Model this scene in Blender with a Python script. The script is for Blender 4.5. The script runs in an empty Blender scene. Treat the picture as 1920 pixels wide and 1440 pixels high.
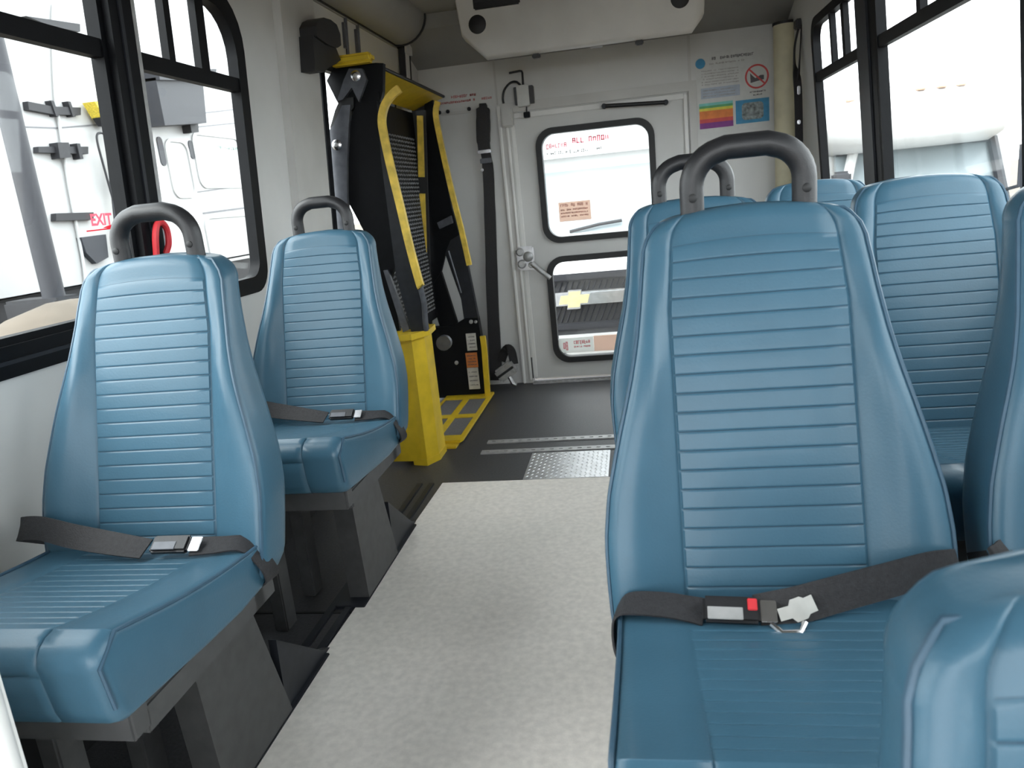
import bpy, bmesh, math, random
import numpy as np
from mathutils import Vector, Matrix
random.seed(7)
R = math.radians
scene = bpy.context.scene
C = scene.collection

# ---------------------------------------------------------------- camera
F_PX = 1422.46
yaw, pit, rol = -0.175937, -0.241180, 0.100417
fw = Vector((math.sin(yaw)*math.cos(pit), math.cos(yaw)*math.cos(pit), math.sin(pit)))
r0 = Vector((math.cos(yaw), -math.sin(yaw), 0)); d0 = fw.cross(r0)
rt = math.cos(rol)*r0 + math.sin(rol)*d0
dn = -math.sin(rol)*r0 + math.cos(rol)*d0
cam = bpy.data.cameras.new('camera'); cam_o = bpy.data.objects.new('camera', cam); C.objects.link(cam_o)
up, bk = -dn, -fw
cam_o.matrix_world = Matrix(((rt.x, up.x, bk.x, 0), (rt.y, up.y, bk.y, 0), (rt.z, up.z, bk.z, 1.12), (0, 0, 0, 1)))
cam.sensor_width = 36.0; cam.lens = F_PX/1920*36.0
cam.clip_start = 0.02; cam.clip_end = 300
cam.dof.use_dof = True; cam.dof.focus_distance = 1.9; cam.dof.aperture_fstop = 9.0
scene.camera = cam_o

# ---------------------------------------------------------------- world: overcast sky
w = bpy.data.worlds.new('overcast_sky'); scene.world = w; w.use_nodes = True
bg = w.node_tree.nodes['Background']
bg.inputs[0].default_value = (0.93, 0.97, 1.0, 1); bg.inputs[1].default_value = 1.0
sun = bpy.data.lights.new('sun', 'SUN'); sun.energy = 0.5; sun.angle = R(40); sun.color = (1, 0.98, 0.95)
sun_o = bpy.data.objects.new('sun', sun); C.objects.link(sun_o); sun_o.rotation_euler = (R(28), R(-38), 0)
scene.view_settings.view_transform = 'Standard'; scene.view_settings.look = 'None'
scene.view_settings.gamma = 1; scene.view_settings.use_curve_mapping = False
scene.view_settings.exposure = 2.8
scene.cycles.use_denoising = True
scene.cycles.max_bounces = 12; scene.cycles.diffuse_bounces = 6; scene.cycles.transparent_max_bounces = 16
scene.cycles.caustics_reflective = False; scene.cycles.caustics_refractive = False

# ---------------------------------------------------------------- materials
MATS = {}
def srgb(r, g, b):
    f = lambda c: (c/255/12.92) if c/255 <= .04045 else ((c/255+.055)/1.055)**2.4
    return (f(r), f(g), f(b))
def mat(name, col, rough=.5, metal=0., var=.06, scale=30., bump=0., bscale=200., coat=0., spec=.5, emit=None):
    m = bpy.data.materials.new(name); m.use_nodes = True; nt = m.node_tree; b = nt.nodes['Principled BSDF']
    b.inputs['Roughness'].default_value = rough; b.inputs['Metallic'].default_value = metal
    b.inputs['Coat Weight'].default_value = coat; b.inputs['Specular IOR Level'].default_value = spec
    tc = nt.nodes.new('ShaderNodeTexCoord')
    nz = nt.nodes.new('ShaderNodeTexNoise'); nz.inputs['Scale'].default_value = scale; nz.inputs['Detail'].default_value = 4
    nt.links.new(tc.outputs['Object'], nz.inputs['Vector'])
    rp = nt.nodes.new('ShaderNodeValToRGB')
    lo = [max(0, c*(1-var*2)) for c in col]; hi = [min(1, c*(1+var*2)) for c in col]
    rp.color_ramp.elements[0].position = .3; rp.color_ramp.elements[1].position = .7
    rp.color_ramp.elements[0].color = (*lo, 1); rp.color_ramp.elements[1].color = (*hi, 1)
    nt.links.new(nz.outputs['Fac'], rp.inputs['Fac']); nt.links.new(rp.outputs['Color'], b.inputs['Base Color'])
    if bump:
        n2 = nt.nodes.new('ShaderNodeTexNoise'); n2.inputs['Scale'].default_value = bscale
        nt.links.new(tc.outputs['Object'], n2.inputs['Vector'])
        bp = nt.nodes.new('ShaderNodeBump'); bp.inputs['Strength'].default_value = bump; bp.inputs['Distance'].default_value = .002
        nt.links.new(n2.outputs['Fac'], bp.inputs['Height']); nt.links.new(bp.outputs['Normal'], b.inputs['Normal'])
    MATS[name] = m
    return m
def glass(name, tint, fac=1.0):
    m = bpy.data.materials.new(name); m.use_nodes = True; nt = m.node_tree; nt.nodes.clear()
    o = nt.nodes.new('ShaderNodeOutputMaterial'); mx = nt.nodes.new('ShaderNodeMixShader')
    t = nt.nodes.new('ShaderNodeBsdfTransparent'); t.inputs[0].default_value = (*tint, 1)
    g = nt.nodes.new('ShaderNodeBsdfGlossy'); g.inputs['Roughness'].default_value = .02
    f = nt.nodes.new('ShaderNodeLayerWeight'); f.inputs[0].default_value = .5
    pw = nt.nodes.new('ShaderNodeMath'); pw.operation = 'POWER'; pw.inputs[1].default_value = 5
    ma = nt.nodes.new('ShaderNodeMath'); ma.operation = 'MULTIPLY_ADD'; ma.inputs[1].default_value = .35; ma.inputs[2].default_value = .02
    nt.links.new(f.outputs['Facing'], pw.inputs[0]); nt.links.new(pw.outputs[0], ma.inputs[0])
    nt.links.new(ma.outputs[0], mx.inputs[0]); nt.links.new(t.outputs[0], mx.inputs[1]); nt.links.new(g.outputs[0], mx.inputs[2])
    nt.links.new(mx.outputs[0], o.inputs[0]); MATS[name] = m
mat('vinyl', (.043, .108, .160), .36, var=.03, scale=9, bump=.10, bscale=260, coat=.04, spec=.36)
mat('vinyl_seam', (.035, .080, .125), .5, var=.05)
mat('vinyl_groove_shade', (.028, .062, .095), .7, var=.05)  # darker vinyl for the rib grooves, seam shadow put into the colour
mat('black_plastic', (.012, .012, .014), .42, bump=.15, bscale=500)
mat('black_rubber', (.010, .010, .011), .55, var=.1)
mat('black_metal', (.0042, .0047, .006), .5, var=.08, spec=.14)
mat('dark_metal', (.016, .018, .023), .45, var=.1, spec=.3)
mat('grey_metal', (.095, .10, .115), .38, var=.1, metal=.2)
mat('leg_grey', (.055, .055, .056), .5, var=.08)
mat('webbing', (.020, .019, .021), .7, var=.15, scale=180, bump=.4, bscale=420)
mat('chrome', (.62, .62, .64), .22, metal=1, var=.05)
mat('alu', (.55, .55, .56), .35, metal=1, var=.06)
mat('tread_grey', (.20, .20, .21), .5, metal=.3, var=.1)
mat('alu_dull', (.42, .42, .42), .5, metal=.6, var=.08)
mat('yellow', (.68, .47, .022), .38, var=.06, scale=14, coat=.1)
mat('yellow_worn', (.72, .50, .07), .45, var=.12, scale=22)
mat('wall', (.62, .615, .60), .55, var=.025, scale=4)
mat('wall_trim', (.54, .53, .51), .5, var=.03, scale=6)
mat('white_plastic', (.76, .75, .73), .5, var=.03, scale=5)
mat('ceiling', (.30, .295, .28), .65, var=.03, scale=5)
mat('cream', (.62, .57, .40), .6, var=.05, scale=12)
mat('rubber_floor', (.040, .040, .043), .5, var=.14, scale=120, bump=.25, bscale=300)
mat('beige_floor', (.74, .70, .65), .62, var=.045, scale=55, bump=.1, bscale=260)
mat('grip_tape', (.13, .125, .125), .85, var=.12, scale=160)
mat('red', (.60, .03, .04), .5)
mat('red_print', (.55, .13, .13), .6)
mat('grey_print', (.38, .35, .34), .6)
mat('dark_print', (.10, .09, .10), .6)
mat('paper', (.62, .62, .60), .6, var=.02)
mat('paper_blue', (.42, .47, .55), .6, var=.03)
mat('tan_paper', (.52, .43, .36), .6, var=.04)
mat('p_teal', (.20, .55, .50), .6); mat('p_green', (.12, .38, .16), .6); mat('p_yellow', (.70, .62, .08), .6)
mat('p_orange', (.75, .22, .05), .6); mat('p_red', (.62, .08, .08), .6); mat('p_purple', (.22, .04, .24), .6)
mat('p_blue', (.05, .26, .46), .6); mat('p_grey', (.22, .25, .25), .6, var=.3, scale=60)
mat('orange_label', (.62, .20, .05), .6)
mat('label_white', (.60, .58, .54), .6, var=.06)
mat('truck_white', (.40, .40, .40), .4, var=.02, scale=3)
mat('bus_white', (.52, .52, .515), .4, var=.02, scale=3)
mat('ext_black', (.011, .011, .014), .6, var=.1)
mat('ext_grey', (.020, .021, .027), .55, var=.05)
mat('ext_line', (.14, .14, .15), .6)
mat('windshield', (.20, .235, .25), .25, var=.05, scale=2)
mat('grille_dark', (.03, .03, .033), .55, var=.1)
mat('dirt', (.105, .086, .066), .95, var=.14, scale=2.2, bump=.6, bscale=14)
mat('gold', (.62, .55, .30), .35, var=.05)
mat('amber', (.55, .36, .26), .5)
mat('broom_yellow', (.72, .55, .06), .7, var=.15, scale=90)
mat('green_print', (.35, .48, .42), .6)
mat('torn_white', (.75, .74, .70), .8, var=.06)
glass('glass', (.96, .98, .975))
def sticker(name, col):
    m = bpy.data.materials.new(name); m.use_nodes = True; nt = m.node_tree; nt.nodes.clear()
    o = nt.nodes.new('ShaderNodeOutputMaterial'); mx = nt.nodes.new('ShaderNodeMixShader'); mx.inputs[0].default_value = .55
    d = nt.nodes.new('ShaderNodeBsdfDiffuse'); d.inputs[0].default_value = (*col, 1); t = nt.nodes.new('ShaderNodeBsdfTranslucent'); t.inputs[0].default_value = (*col, 1)
    nt.links.new(d.outputs[0], mx.inputs[1]); nt.links.new(t.outputs[0], mx.inputs[2]); nt.links.new(mx.outputs[0], o.inputs[0]); MATS[name] = m
sticker('tan_sticker', (.80, .66, .58)); sticker('white_sticker', (.8, .8, .78)); sticker('red_sticker', (.75, .10, .14)); sticker('grey_sticker', (.5, .5, .5)); sticker('brown_sticker', (.42, .20, .17))

# ---------------------------------------------------------------- mesh helpers
class MB:
    def __init__(s): s.v = []; s.f = []
    def add(s, v, f):
        n = len(s.v); s.v += [tuple(p) for p in v]; s.f += [tuple(i+n for i in q) for q in f]; return s
def finish(name, v, f, m, parent=None, smooth=40, world=True):
    me = bpy.data.meshes.new(name)
    off = Vector((0, 0, 0))
    if parent is not None and world: off = wloc(parent)
    me.from_pydata([(p[0]-off.x, p[1]-off.y, p[2]-off.z) for p in v], [], f)
    bm = bmesh.new(); bm.from_mesh(me); bmesh.ops.recalc_face_normals(bm, faces=bm.faces); bm.to_mesh(me); bm.free()
    if smooth: me.shade_smooth(); me.set_sharp_from_angle(angle=R(smooth))
    me.materials.append(MATS[m])
    o = bpy.data.objects.new(name, me); C.objects.link(o)
    if parent is not None: o.parent = parent
    return o
def wloc(o):
    l = Vector(o.location)
    while o.parent is not None:
        o = o.parent; l += o.location
    return l
def obj(name, mb, m, parent=None, smooth=40): return finish(name, mb.v, mb.f, m, parent, smooth)
def tag(o, label=None, cat=None, group=None, kind=None):
    if label: o['label'] = label
    if cat: o['category'] = cat
    if group: o['group'] = group
    if kind: o['kind'] = kind
    return o
def thing(name, label, cat, loc=(0, 0, 0), group=None, kind=None):
    o = bpy.data.objects.new(name, None); C.objects.link(o); o.location = loc; o.empty_display_size = .05
    return tag(o, label, cat, group, kind)
def bevbox(x0, x1, y0, y1, z0, z1, b=.004, seg=2, M=None):
    bm = bmesh.new(); bmesh.ops.create_cube(bm, size=1)
    for v in bm.verts: v.co = Vector(((v.co.x+.5)*(x1-x0)+x0, (v.co.y+.5)*(y1-y0)+y0, (v.co.z+.5)*(z1-z0)+z0))
    b = min(b, .45*min(abs(x1-x0), abs(y1-y0), abs(z1-z0)))
    if b > 0: bmesh.ops.bevel(bm, geom=bm.edges[:], offset=b, segments=seg, affect='EDGES')
    bm.verts.index_update()
    v = [(M @ q.co) if M else q.co.copy() for q in bm.verts]; f = [[q.index for q in p.verts] for p in bm.faces]
    bm.free(); return v, f
def box(*a, **k):
    return MB().add(*bevbox(*a, **k))
def tube(path, r, n=10, cap=True, closed=False):
    P = [Vector(p) for p in path]; mb = MB(); N = len(P); rr = r if isinstance(r, (list, tuple)) else [r]*N
    T = []
    for i in range(N):
        a = P[(i-1) % N] if (closed or i > 0) else P[i]; b = P[(i+1) % N] if (closed or i < N-1) else P[i]
        T.append((b-a).normalized())
    u = T[0].orthogonal().normalized(); v = []
    for i in range(N):
        u = (u - T[i]*u.dot(T[i])).normalized(); w_ = T[i].cross(u)
        for k in range(n):
            a = 2*math.pi*k/n; v.append(P[i]+(u*math.cos(a)+w_*math.sin(a))*rr[i])
    f = []
    for i in range(N if closed else N-1):
        j = (i+1) % N
        for k in range(n): f.append((i*n+k, i*n+(k+1) % n, j*n+(k+1) % n, j*n+k))
    if cap and not closed: f.append(tuple(range(n-1, -1, -1))); f.append(tuple((N-1)*n+k for k in range(n)))
    return mb.add(v, f)
def smooth_path(pts, k=6):
    P = [Vector(p) for p in pts]; out = []
    for i in range(len(P)-1):
        a = P[max(i-1, 0)]; b = P[i]; c = P[i+1]; d = P[min(i+2, len(P)-1)]
        for s in range(k):
            t = s/k
            out.append(.5*((2*b)+(c-a)*t+(2*a-5*b+4*c-d)*t*t+(3*b-a-3*c+d)*t**3))
    out.append(P[-1]); return out
def strap(pts, wid, th=.003, k=6):
    """flat webbing: pts = [(pos, width direction)]"""
    P = smooth_path([p for p, _ in pts], k); Wd = smooth_path([Vector(d).normalized() for _, d in pts], k)
    v = []; f = []; N = len(P)
    for i in range(N):
        t = (P[min(i+1, N-1)]-P[max(i-1, 0)]).normalized(); d = (Wd[i]-t*Wd[i].dot(t)).normalized(); n = t.cross(d)
        wi = wid[min(i*len(wid)//N, len(wid)-1)] if isinstance(wid, (list, tuple)) else wid
        for a, b in ((-1, -1), (1, -1), (1, 1), (-1, 1)): v.append(P[i]+d*a*wi/2+n*b*th/2)
    for i in range(N-1):
        for q in range(4): f.append((i*4+q, i*4+(q+1) % 4, i*4+4+(q+1) % 4, i*4+4+q))
    f += [(3, 2, 1, 0), tuple((N-1)*4+q for q in range(4))]
    return MB().add(v, f)
def rrect(u0, u1, v0, v1, r, n=6):
    if not isinstance(r, (list, tuple)): r = (r, r, r, r)   # bl, br, tr, tl
    out = []
    for (cu, cv, a0, q) in ((u0+r[0], v0+r[0], 180, r[0]), (u1-r[1], v0+r[1], 270, r[1]), (u1-r[2], v1-r[2], 0, r[2]), (u0+r[3], v1-r[3], 90, r[3])):
        for k in range(n+1):
            a = R(a0+90*k/n); out.append((cu+q*math.cos(a), cv+q*math.sin(a)))
    return out
def plate(outer, holes, fn, d0, d1):
    """solid sheet with holes: 2-D loops mapped by fn(u, v, depth)"""
    bm = bmesh.new(); loops = []
    for lp in [outer]+list(holes):
        vs = [bm.verts.new((p[0], p[1], 0)) for p in lp]; loops.append(vs)
        for i in range(len(vs)): bm.edges.new((vs[i], vs[(i+1) % len(vs)]))
    bmesh.ops.triangle_fill(bm, use_beauty=True, use_dissolve=False, edges=bm.edges[:])
    bm.verts.index_update(); bm.faces.ensure_lookup_table()
    uv = [(q.co.x, q.co.y) for q in bm.verts]; F = [[q.index for q in p.verts] for p in bm.faces]
    li = [[q.index for q in l] for l in loops]; bm.free(); n = len(uv)
    v = [fn(a, b, d0) for a, b in uv]+[fn(a, b, d1) for a, b in uv]
    f = [tuple(q) for q in F]+[tuple(i+n for i in reversed(q)) for q in F]
    for l in li:
        for i in range(len(l)):
            a, b = l[i], l[(i+1) % len(l)]; f.append((a, b, b+n, a+n))
    return MB().add(v, f)
def cyl(c, axis, r, h, n=20, r2=None):
    a = Vector(axis).normalized(); c = Vector(c); return tube([c-a*h/2, c+a*h/2], [r, r if r2 is None else r2], n)
def disc_dome(c, axis, r, h, n=16):
    a = Vector(axis).normalized(); c = Vector(c)
    return tube([c, c+a*h*.6, c+a*h], [r, r, r*.7], n)
XZ = lambda Y: (lambda u, v, d: (u, Y-d, v))           # sheet facing the front; depth d towards the camera side
XL, XR, LEAN = -1.24, .93, .07
def LW(y, z, d): return (XL+LEAN*(z-.75)+d, y, z)       # left wall, d = towards the inside
def RW(y, z, d): return (XR-LEAN*(z-.75)-d, y, z)
def text_mesh(body, size, fn, m, parent, name='lettering', mirror=False, depth=.0006):
    cu = bpy.data.curves.new('t', 'FONT'); cu.body = body; cu.size = size; cu.align_x = 'CENTER'; cu.align_y = 'CENTER'; cu.resolution_u = 2; cu.offset = size*.035
    to = bpy.data.objects.new('t', cu); C.objects.link(to)
    dg = bpy.context.evaluated_depsgraph_get(); me = to.evaluated_get(dg).to_mesh()
    v = [(p.co.x*(-1 if mirror else 1), p.co.y) for p in me.vertices]; f = [tuple(p.vertices) for p in me.polygons]
    to.evaluated_get(dg).to_mesh_clear(); bpy.data.objects.remove(to); bpy.data.curves.remove(cu)
    return finish(name, [fn(a, b, depth) for a, b in v], f, m, parent, smooth=0)
def scribble(fn, u0, u1, v0, v1, n, m, parent, name='print_line', seed=1, depth=.0006):
    """a row of letter-like marks too blurred to read"""
    rnd = random.Random(seed); mb = MB(); du = (u1-u0)/n
    for i in range(n):
        if rnd.random() < .12: continue
        a = u0+i*du+du*.1; b = u0+(i+1)*du-du*.1; h = v1-v0; c = v0+h*rnd.uniform(0, .2); e = v1-h*rnd.uniform(0, .2)
        t = min(du*.28, h*.25)
        bars = [(a, a+t, c, e)]
        if rnd.random() < .7: bars.append((a, b, e-t, e))
        if rnd.random() < .6: bars.append((a, b, c, c+t))
        if rnd.random() < .6: bars.append((b-t, b, c, e))
        if rnd.random() < .4: bars.append((a, b, (c+e)/2-t/2, (c+e)/2+t/2))
        for (p, q, r_, s_) in bars:
            mb.add([fn(p, r_, depth), fn(q, r_, depth), fn(q, s_, depth), fn(p, s_, depth)], [(0, 1, 2, 3)])
    return tag(obj(name, mb, m, parent, smooth=0), kind='stuff')

# ================================================================ THE SETTING
Y0, YR, ZW = -1.6, 4.5, 1.93
floor = finish('floor', *bevbox(-1.30, 1.0, Y0, YR+.06, -.06, 0, b=0), 'rubber_floor', smooth=0)
tag(floor, 'black rubber bus floor with a beige aisle covering', None, kind='structure')
av = plate([(-.955, Y0+.02), (.12, Y0+.02), (.12, 2.85), (-.838, 2.85)], [], lambda u, v, d: (u, v, d), 0.0, .005)
tag(obj('aisle_covering', av, 'beige_floor', floor, smooth=0), 'speckled beige vinyl down the aisle')
# seat rails in the dark strip beside the aisle
for x in (-.885, -.935):
    obj('seat_rail', box(x-.012, x+.012, .2, 2.85, 0, .008, b=.002), 'dark_metal', floor)
obj('floor_seam', box(-1.2, -.86, 1.86, 1.868, 0, .003, b=0), 'black_rubber', floor)
# tread plate with raised bars
tp = obj('tread_plate', box(-.503, -.157, 2.853, 3.17, 0, .006, b=.001), 'alu', floor)
mb = MB()
for i in range(17):
    for j in range(16):
        cx = -.49+i*.02; cy = 2.863+j*.0195
        if cx > -.165 or cy > 3.162: continue
        a = R(45 if (i+j) % 2 else -45); dx, dy = math.cos(a)*.009, math.sin(a)*.009; nx, ny = -math.sin(a)*.0022, math.cos(a)*.0022
        mb.add([(cx-dx, cy-dy, .006), (cx+nx, cy+ny, .006), (cx+dx, cy+dy, .006), (cx-nx, cy-ny, .006), (cx, cy, .0085)], [(0, 1, 4), (1, 2, 4), (2, 3, 4), (3, 0, 4)])
tag(obj('raised_tread', mb, 'alu', tp, smooth=0), kind='stuff')
for (x0, y) in ((-.742, 3.36), (-.745, 3.215)):
    holes = [[(x0+.03+k*.042+.011*math.cos(t), y+.006*math.sin(t)) for t in [i*math.pi/4 for i in range(8)]] for k in range(36)]
    obj('anchor_track', plate([(x0, y-.022), (.8, y-.022), (.8, y+.022), (x0, y+.022)], holes, lambda u, v, d: (u, v, d), 0.0005, .006), 'alu_dull', floor, smooth=0)
obj('door_sill', box(-.66, .35, YR-.06, YR-.001, 0, .008, b=.002), 'alu_dull', floor)
sill_h = MB()
for k in range(26): sill_h.add(*bevbox(-.63+k*.037, -.618+k*.037, YR-.05, YR-.035, .008, .011, b=0))
tag(obj('sill_studs', sill_h, 'alu', floor, smooth=0), kind='stuff')

# ---- side walls with their window openings
LWIN = [(-1.1, .42, .93, 1.79, (.06,)*4), (.58, 1.733, .93, 1.79, (.06, .06, .05, .05)), (1.81, 2.395, .905, 1.79, (.06, .08, .16, .05))]
LDOOR = (2.96, 4.16, .03, 1.93)
lw = plate([(Y0, 0), (LDOOR[0], 0), (LDOOR[0], 1.93), (LDOOR[1], 1.93), (LDOOR[1], 0), (YR, 0), (YR, 2.0), (Y0, 2.0)],
           [rrect(a, b, c, d, r) for a, b, c, d, r in LWIN], LW, 0, -.02)
wl = tag(obj('wall_left', lw, 'wall', smooth=0), 'off-white side wall with black framed windows, left', None, kind='structure')
RWIN = [(-1.45, -.30, .10, 1.80, (.06,)*4), (.07, 1.9, .93, 1.76, (.05,)*4), (1.97, 3.02, .93, 1.76, (.04,)*4), (3.205, 3.95, .93, 1.76, (.05, .06, .09, .05))]  # first opening: unseen entry door, made tall to brighten aisle floor and seat fronts
rw = plate([(Y0, 0), (YR, 0), (YR, 2.0), (Y0, 2.0)], [rrect(a, b, c, d, r) for a, b, c, d, r in RWIN], RW, 0, -.02)
kp = obj('kick_panel', plate([(-1, 0), (2.66, 0), (2.66, .44), (-1, .44)], [], LW, .006, 0), 'black_rubber', wl, smooth=0)
wr = tag(obj('wall_right', rw, 'wall', smooth=0), 'off-white side wall with black framed windows, right', None, kind='structure')

def side_window(n, fn, win, div, bars, label, frame=.032, depth=.012):
    a, b, c, d, r = win
    root = tag(thing('window_%d' % n, label, None, fn((a+b)/2, c, 0)), kind='structure')
    r2 = [max(q-frame*.6, .02) for q in r]
    fr = plate(rrect(a-.006, b+.006, c-.006, d+.006, r), [rrect(a+frame, b-frame, c+frame, d-frame, r2)], fn, depth, -.022)
    obj('frame', fr, 'black_metal', root)
    obj('pane', plate(rrect(a+.01, b-.01, c+.01, d-.01, r2), [], fn, -.008, -.012), 'glass', root, smooth=0)
    if div: obj('divider_rail', plate([(a+frame, div-.02), (b-frame, div-.02), (b-frame, div+.02), (a+frame, div+.02)], [], fn, .008, -.016), 'black_metal', root, smooth=0)
    for (p, q) in bars: obj('slider_bar', plate([(p-q, div+.02), (p+q, div+.02), (p+q, d-frame), (p-q, d-frame)], [], fn, .006, -.016), 'black_metal', root, smooth=0)
    return root
side_window(1, LW, LWIN[0], 1.54, [], 'black framed left side window ahead of the front left seat')
w2 = side_window(2, LW, LWIN[1], 1.54, [], 'left side window with a red EXIT decal, beside the nearest left seat', frame=.02)
w3 = side_window(3, LW, LWIN[2], 1.535, [(2.005, .014), (2.17, .022)], 'round-cornered left side window between the two left seats', frame=.045)
# double track along the sill of window 2
obj('sill_track', plate([(.58, .873), (1.73, .873), (1.73, .935), (.58, .935)], [], LW, .024, 0), 'black_metal', w2, smooth=0)
obj('sill_track', plate([(.58, .90), (1.70, .90), (1.70, .908), (.58, .908)], [], LW, .028, .02), 'dark_metal', w2, smooth=0)
side_window(4, RW, RWIN[0], None, [], 'unseen glazed entry door ahead of the right seats, made full height to admit light')
side_window(5, RW, RWIN[1], 1.50, [], 'right side window beside the nearest double seat')
side_window(6, RW, RWIN[2], 1.515, [(2.62, .016)], 'large right side window looking onto the parked white shuttle', frame=.022)
side_window(7, RW, RWIN[3], 1.515, [(3.63, .014), (3.44, .02)], 'rearmost right side window next to the cream corner column', frame=.03)
# posts
p1 = obj('trim_1', plate([(1.73, .87), (1.815, .87), (1.815, 1.92), (1.73, 1.92)], [], LW, .03, 0), 'black_metal', smooth=0)
tag(p1, 'black window post on the left wall with a red release handle', None, kind='structure')
obj('post_edge', plate([(1.816, .9), (1.83, .9), (1.83, 1.9), (1.816, 1.9)], [], LW, .03, .012), 'alu_dull', p1, smooth=0)
obj('post_edge', plate([(1.762, .9), (1.774, .9), (1.774, 1.9), (1.762, 1.9)], [], LW, .034, .028), 'dark_metal', p1, smooth=0)
p2 = obj('trim_2', plate([(3.01, .87), (3.215, .87), (3.215, 1.92), (3.01, 1.92)], [], RW, .012, 0), 'black_metal', smooth=0)
tag(p2, 'dark post between the two rear right windows', None, kind='structure')
obj('post_face', plate([(3.085, .9), (3.215, .9), (3.215, 1.9), (3.085, 1.9)], [], RW, .02, .01), 'dark_metal', p2, smooth=0)
# pilaster ahead of the lift door
p3 = obj('trim_3', plate([(2.66, 0), (2.955, 0), (2.955, 1.98), (2.66, 1.98)], [], LW, .03, 0), 'wall_trim', smooth=0)
tag(p3, 'off-white wall pilaster between the left window and the wheelchair lift', None, kind='structure')
# lift door leaf with its window
LG = (2.985, 4.02, .72, 1.70)
ld = tag(thing('door_2', 'off-white lift door with a black framed window, behind the wheelchair lift', None, LW(3.55, 0, -.05)), kind='structure')
obj('leaf', plate([(2.962, .03), (4.158, .03), (4.158, 1.928), (2.962, 1.928)], [rrect(*LG, .05)], LW, -.005, -.02), 'wall', ld, smooth=0)
obj('window_frame', plate(rrect(LG[0]-.01, LG[1]+.01, LG[2]-.01, LG[3]+.01, .05), [rrect(LG[0]+.012, LG[1]-.02, LG[2]+.02, LG[3]-.02, .04)], LW, .003, -.025), 'black_metal', ld)
obj('mullion', plate([(3.035, .74), (3.075, .74), (3.085, 1.69), (3.04, 1.69)], [], LW, .002, -.02), 'black_metal', ld, smooth=0)
obj('pane', plate(rrect(LG[0], LG[1], LG[2], LG[3], .05), [], LW, -.010, -.014), 'glass', ld, smooth=0)
obj('top_seal', plate([(2.96, 1.925), (4.16, 1.925), (4.16, 1.95), (2.96, 1.95)], [], LW, .012, -.03), 'black_rubber', ld, smooth=0)
for y, z0 in ((3.37, 1.70), (3.52, 1.70)):
    obj('lock_rod', tube([LW(y, 1.95, .0), LW(y, z0, .0)], .008, 8), 'grey_metal', ld)
    obj('rod_guide', plate([(y-.035, 1.80), (y-.012, 1.80), (y-.012, 1.90), (y-.035, 1.90)], [], LW, .004, -.02), 'grey_metal', ld, smooth=0)
p4 = obj('trim_4', plate([(4.15, 0), (4.235, 0), (4.235, 1.95), (4.15, 1.95)], [], LW, .03, -.02), 'white_plastic', smooth=0)
tag(p4, 'white upright trim behind the wheelchair lift', None, kind='structure')
obj('cap', plate([(4.14, 1.90), (4.245, 1.90), (4.245, 1.985), (4.14, 1.985)], [], LW, .045, 0), 'white_plastic', p4)
obj('gasket', plate([(4.237, 1.70), (4.248, 1.70), (4.248, 1.97), (4.237, 1.97)], [], LW, .034, 0), 'black_rubber', p4, smooth=0)
obj('gasket', plate([(4.136, 1.70), (4.147, 1.70), (4.147, 1.94), (4.136, 1.94)], [], LW, .034, 0), 'black_rubber', p4, smooth=0)

# ---- ceiling: flat with rounded coves, stepping down to a sloped header at the rear
prof = []
for k in range(9):
    a = R(180-90*k/8); prof.append((-1.02+.135*math.cos(a), 1.92+.135*math.sin(a)))
for k in range(9):
    a = R(90-90*k/8); prof.append((.715+.135*math.cos(a), 1.92+.135*math.sin(a)))
prof += [(.93, 1.92), (.93, 2.14), (-1.24, 2.14), (-1.24, 1.92)]
v = []; n = len(prof)
for y in (Y0, 4.1): v += [(x, y, z) for x, z in prof]
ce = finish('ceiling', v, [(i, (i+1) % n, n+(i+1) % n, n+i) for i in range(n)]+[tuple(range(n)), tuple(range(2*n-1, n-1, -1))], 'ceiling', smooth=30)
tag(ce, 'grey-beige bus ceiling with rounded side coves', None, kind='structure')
hd = MB().add([(-1.2, 4.08, 1.985), (.9, 4.08, 1.985), (.9, YR, 1.865), (-1.2, YR, 1.865), (-1.2, 4.08, 2.14), (.9, 4.08, 2.14), (.9, YR+.05, 2.14), (-1.2, YR+.05, 2.14)],
              [(0, 1, 2, 3), (4, 5, 6, 7), (0, 1, 5, 4), (2, 3, 7, 6), (0, 3, 7, 4), (1, 2, 6, 5)])
du = tube([(-1.115, -1.5, 2.06), (-1.115, 4.06, 2.06)], .135, 32)
obj('side_duct', du, 'ceiling', ce)
obj('duct_end_seal', tube([(-1.115, 4.06, 2.06), (-1.115, 4.075, 2.06)], .142, 32), 'black_rubber', ce)
obj('rear_header', hd, 'ceiling', ce, smooth=0)

# ---- rear wall with the emergency door
DX0, DX1, DZ0, DZ1 = -.655, .33, .02, 1.575
ro = plate([(-1.26, 0), (DX0, 0), (DX0, DZ1), (DX1, DZ1), (DX1, 0), (.95, 0), (.95, 2.0), (-1.26, 2.0)], [], XZ(YR), 0, -.05)
wb = tag(obj('wall_rear', ro, 'wall', smooth=0), 'off-white rear wall around the emergency door', None, kind='structure')
obj('panel_seam', box(-.728, -.716, YR-.004, YR, 1.63, 1.868, b=.001), 'wall_trim', wb)
obj('panel_seam', box(.338, .352, YR-.005, YR, 1.62, 1.868, b=.001), 'wall_trim', wb)
obj('door_casing', plate([(-.71, 0), (-.66, 0), (-.66, 1.58), (.335, 1.58), (.335, 0), (.375, 0), (.375, 1.632), (-.71, 1.632)], [], XZ(YR), .016, 0), 'wall_trim', wb, smooth=0)
obj('casing_bead', box(-.725, -.708, YR-.024, YR, 0, 1.62, b=.004), 'white_plastic', wb)
obj('casing_bead', box(-.682, -.668, YR-.026, YR-.01, .02, 1.57, b=.004), 'white_plastic', wb)
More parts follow.
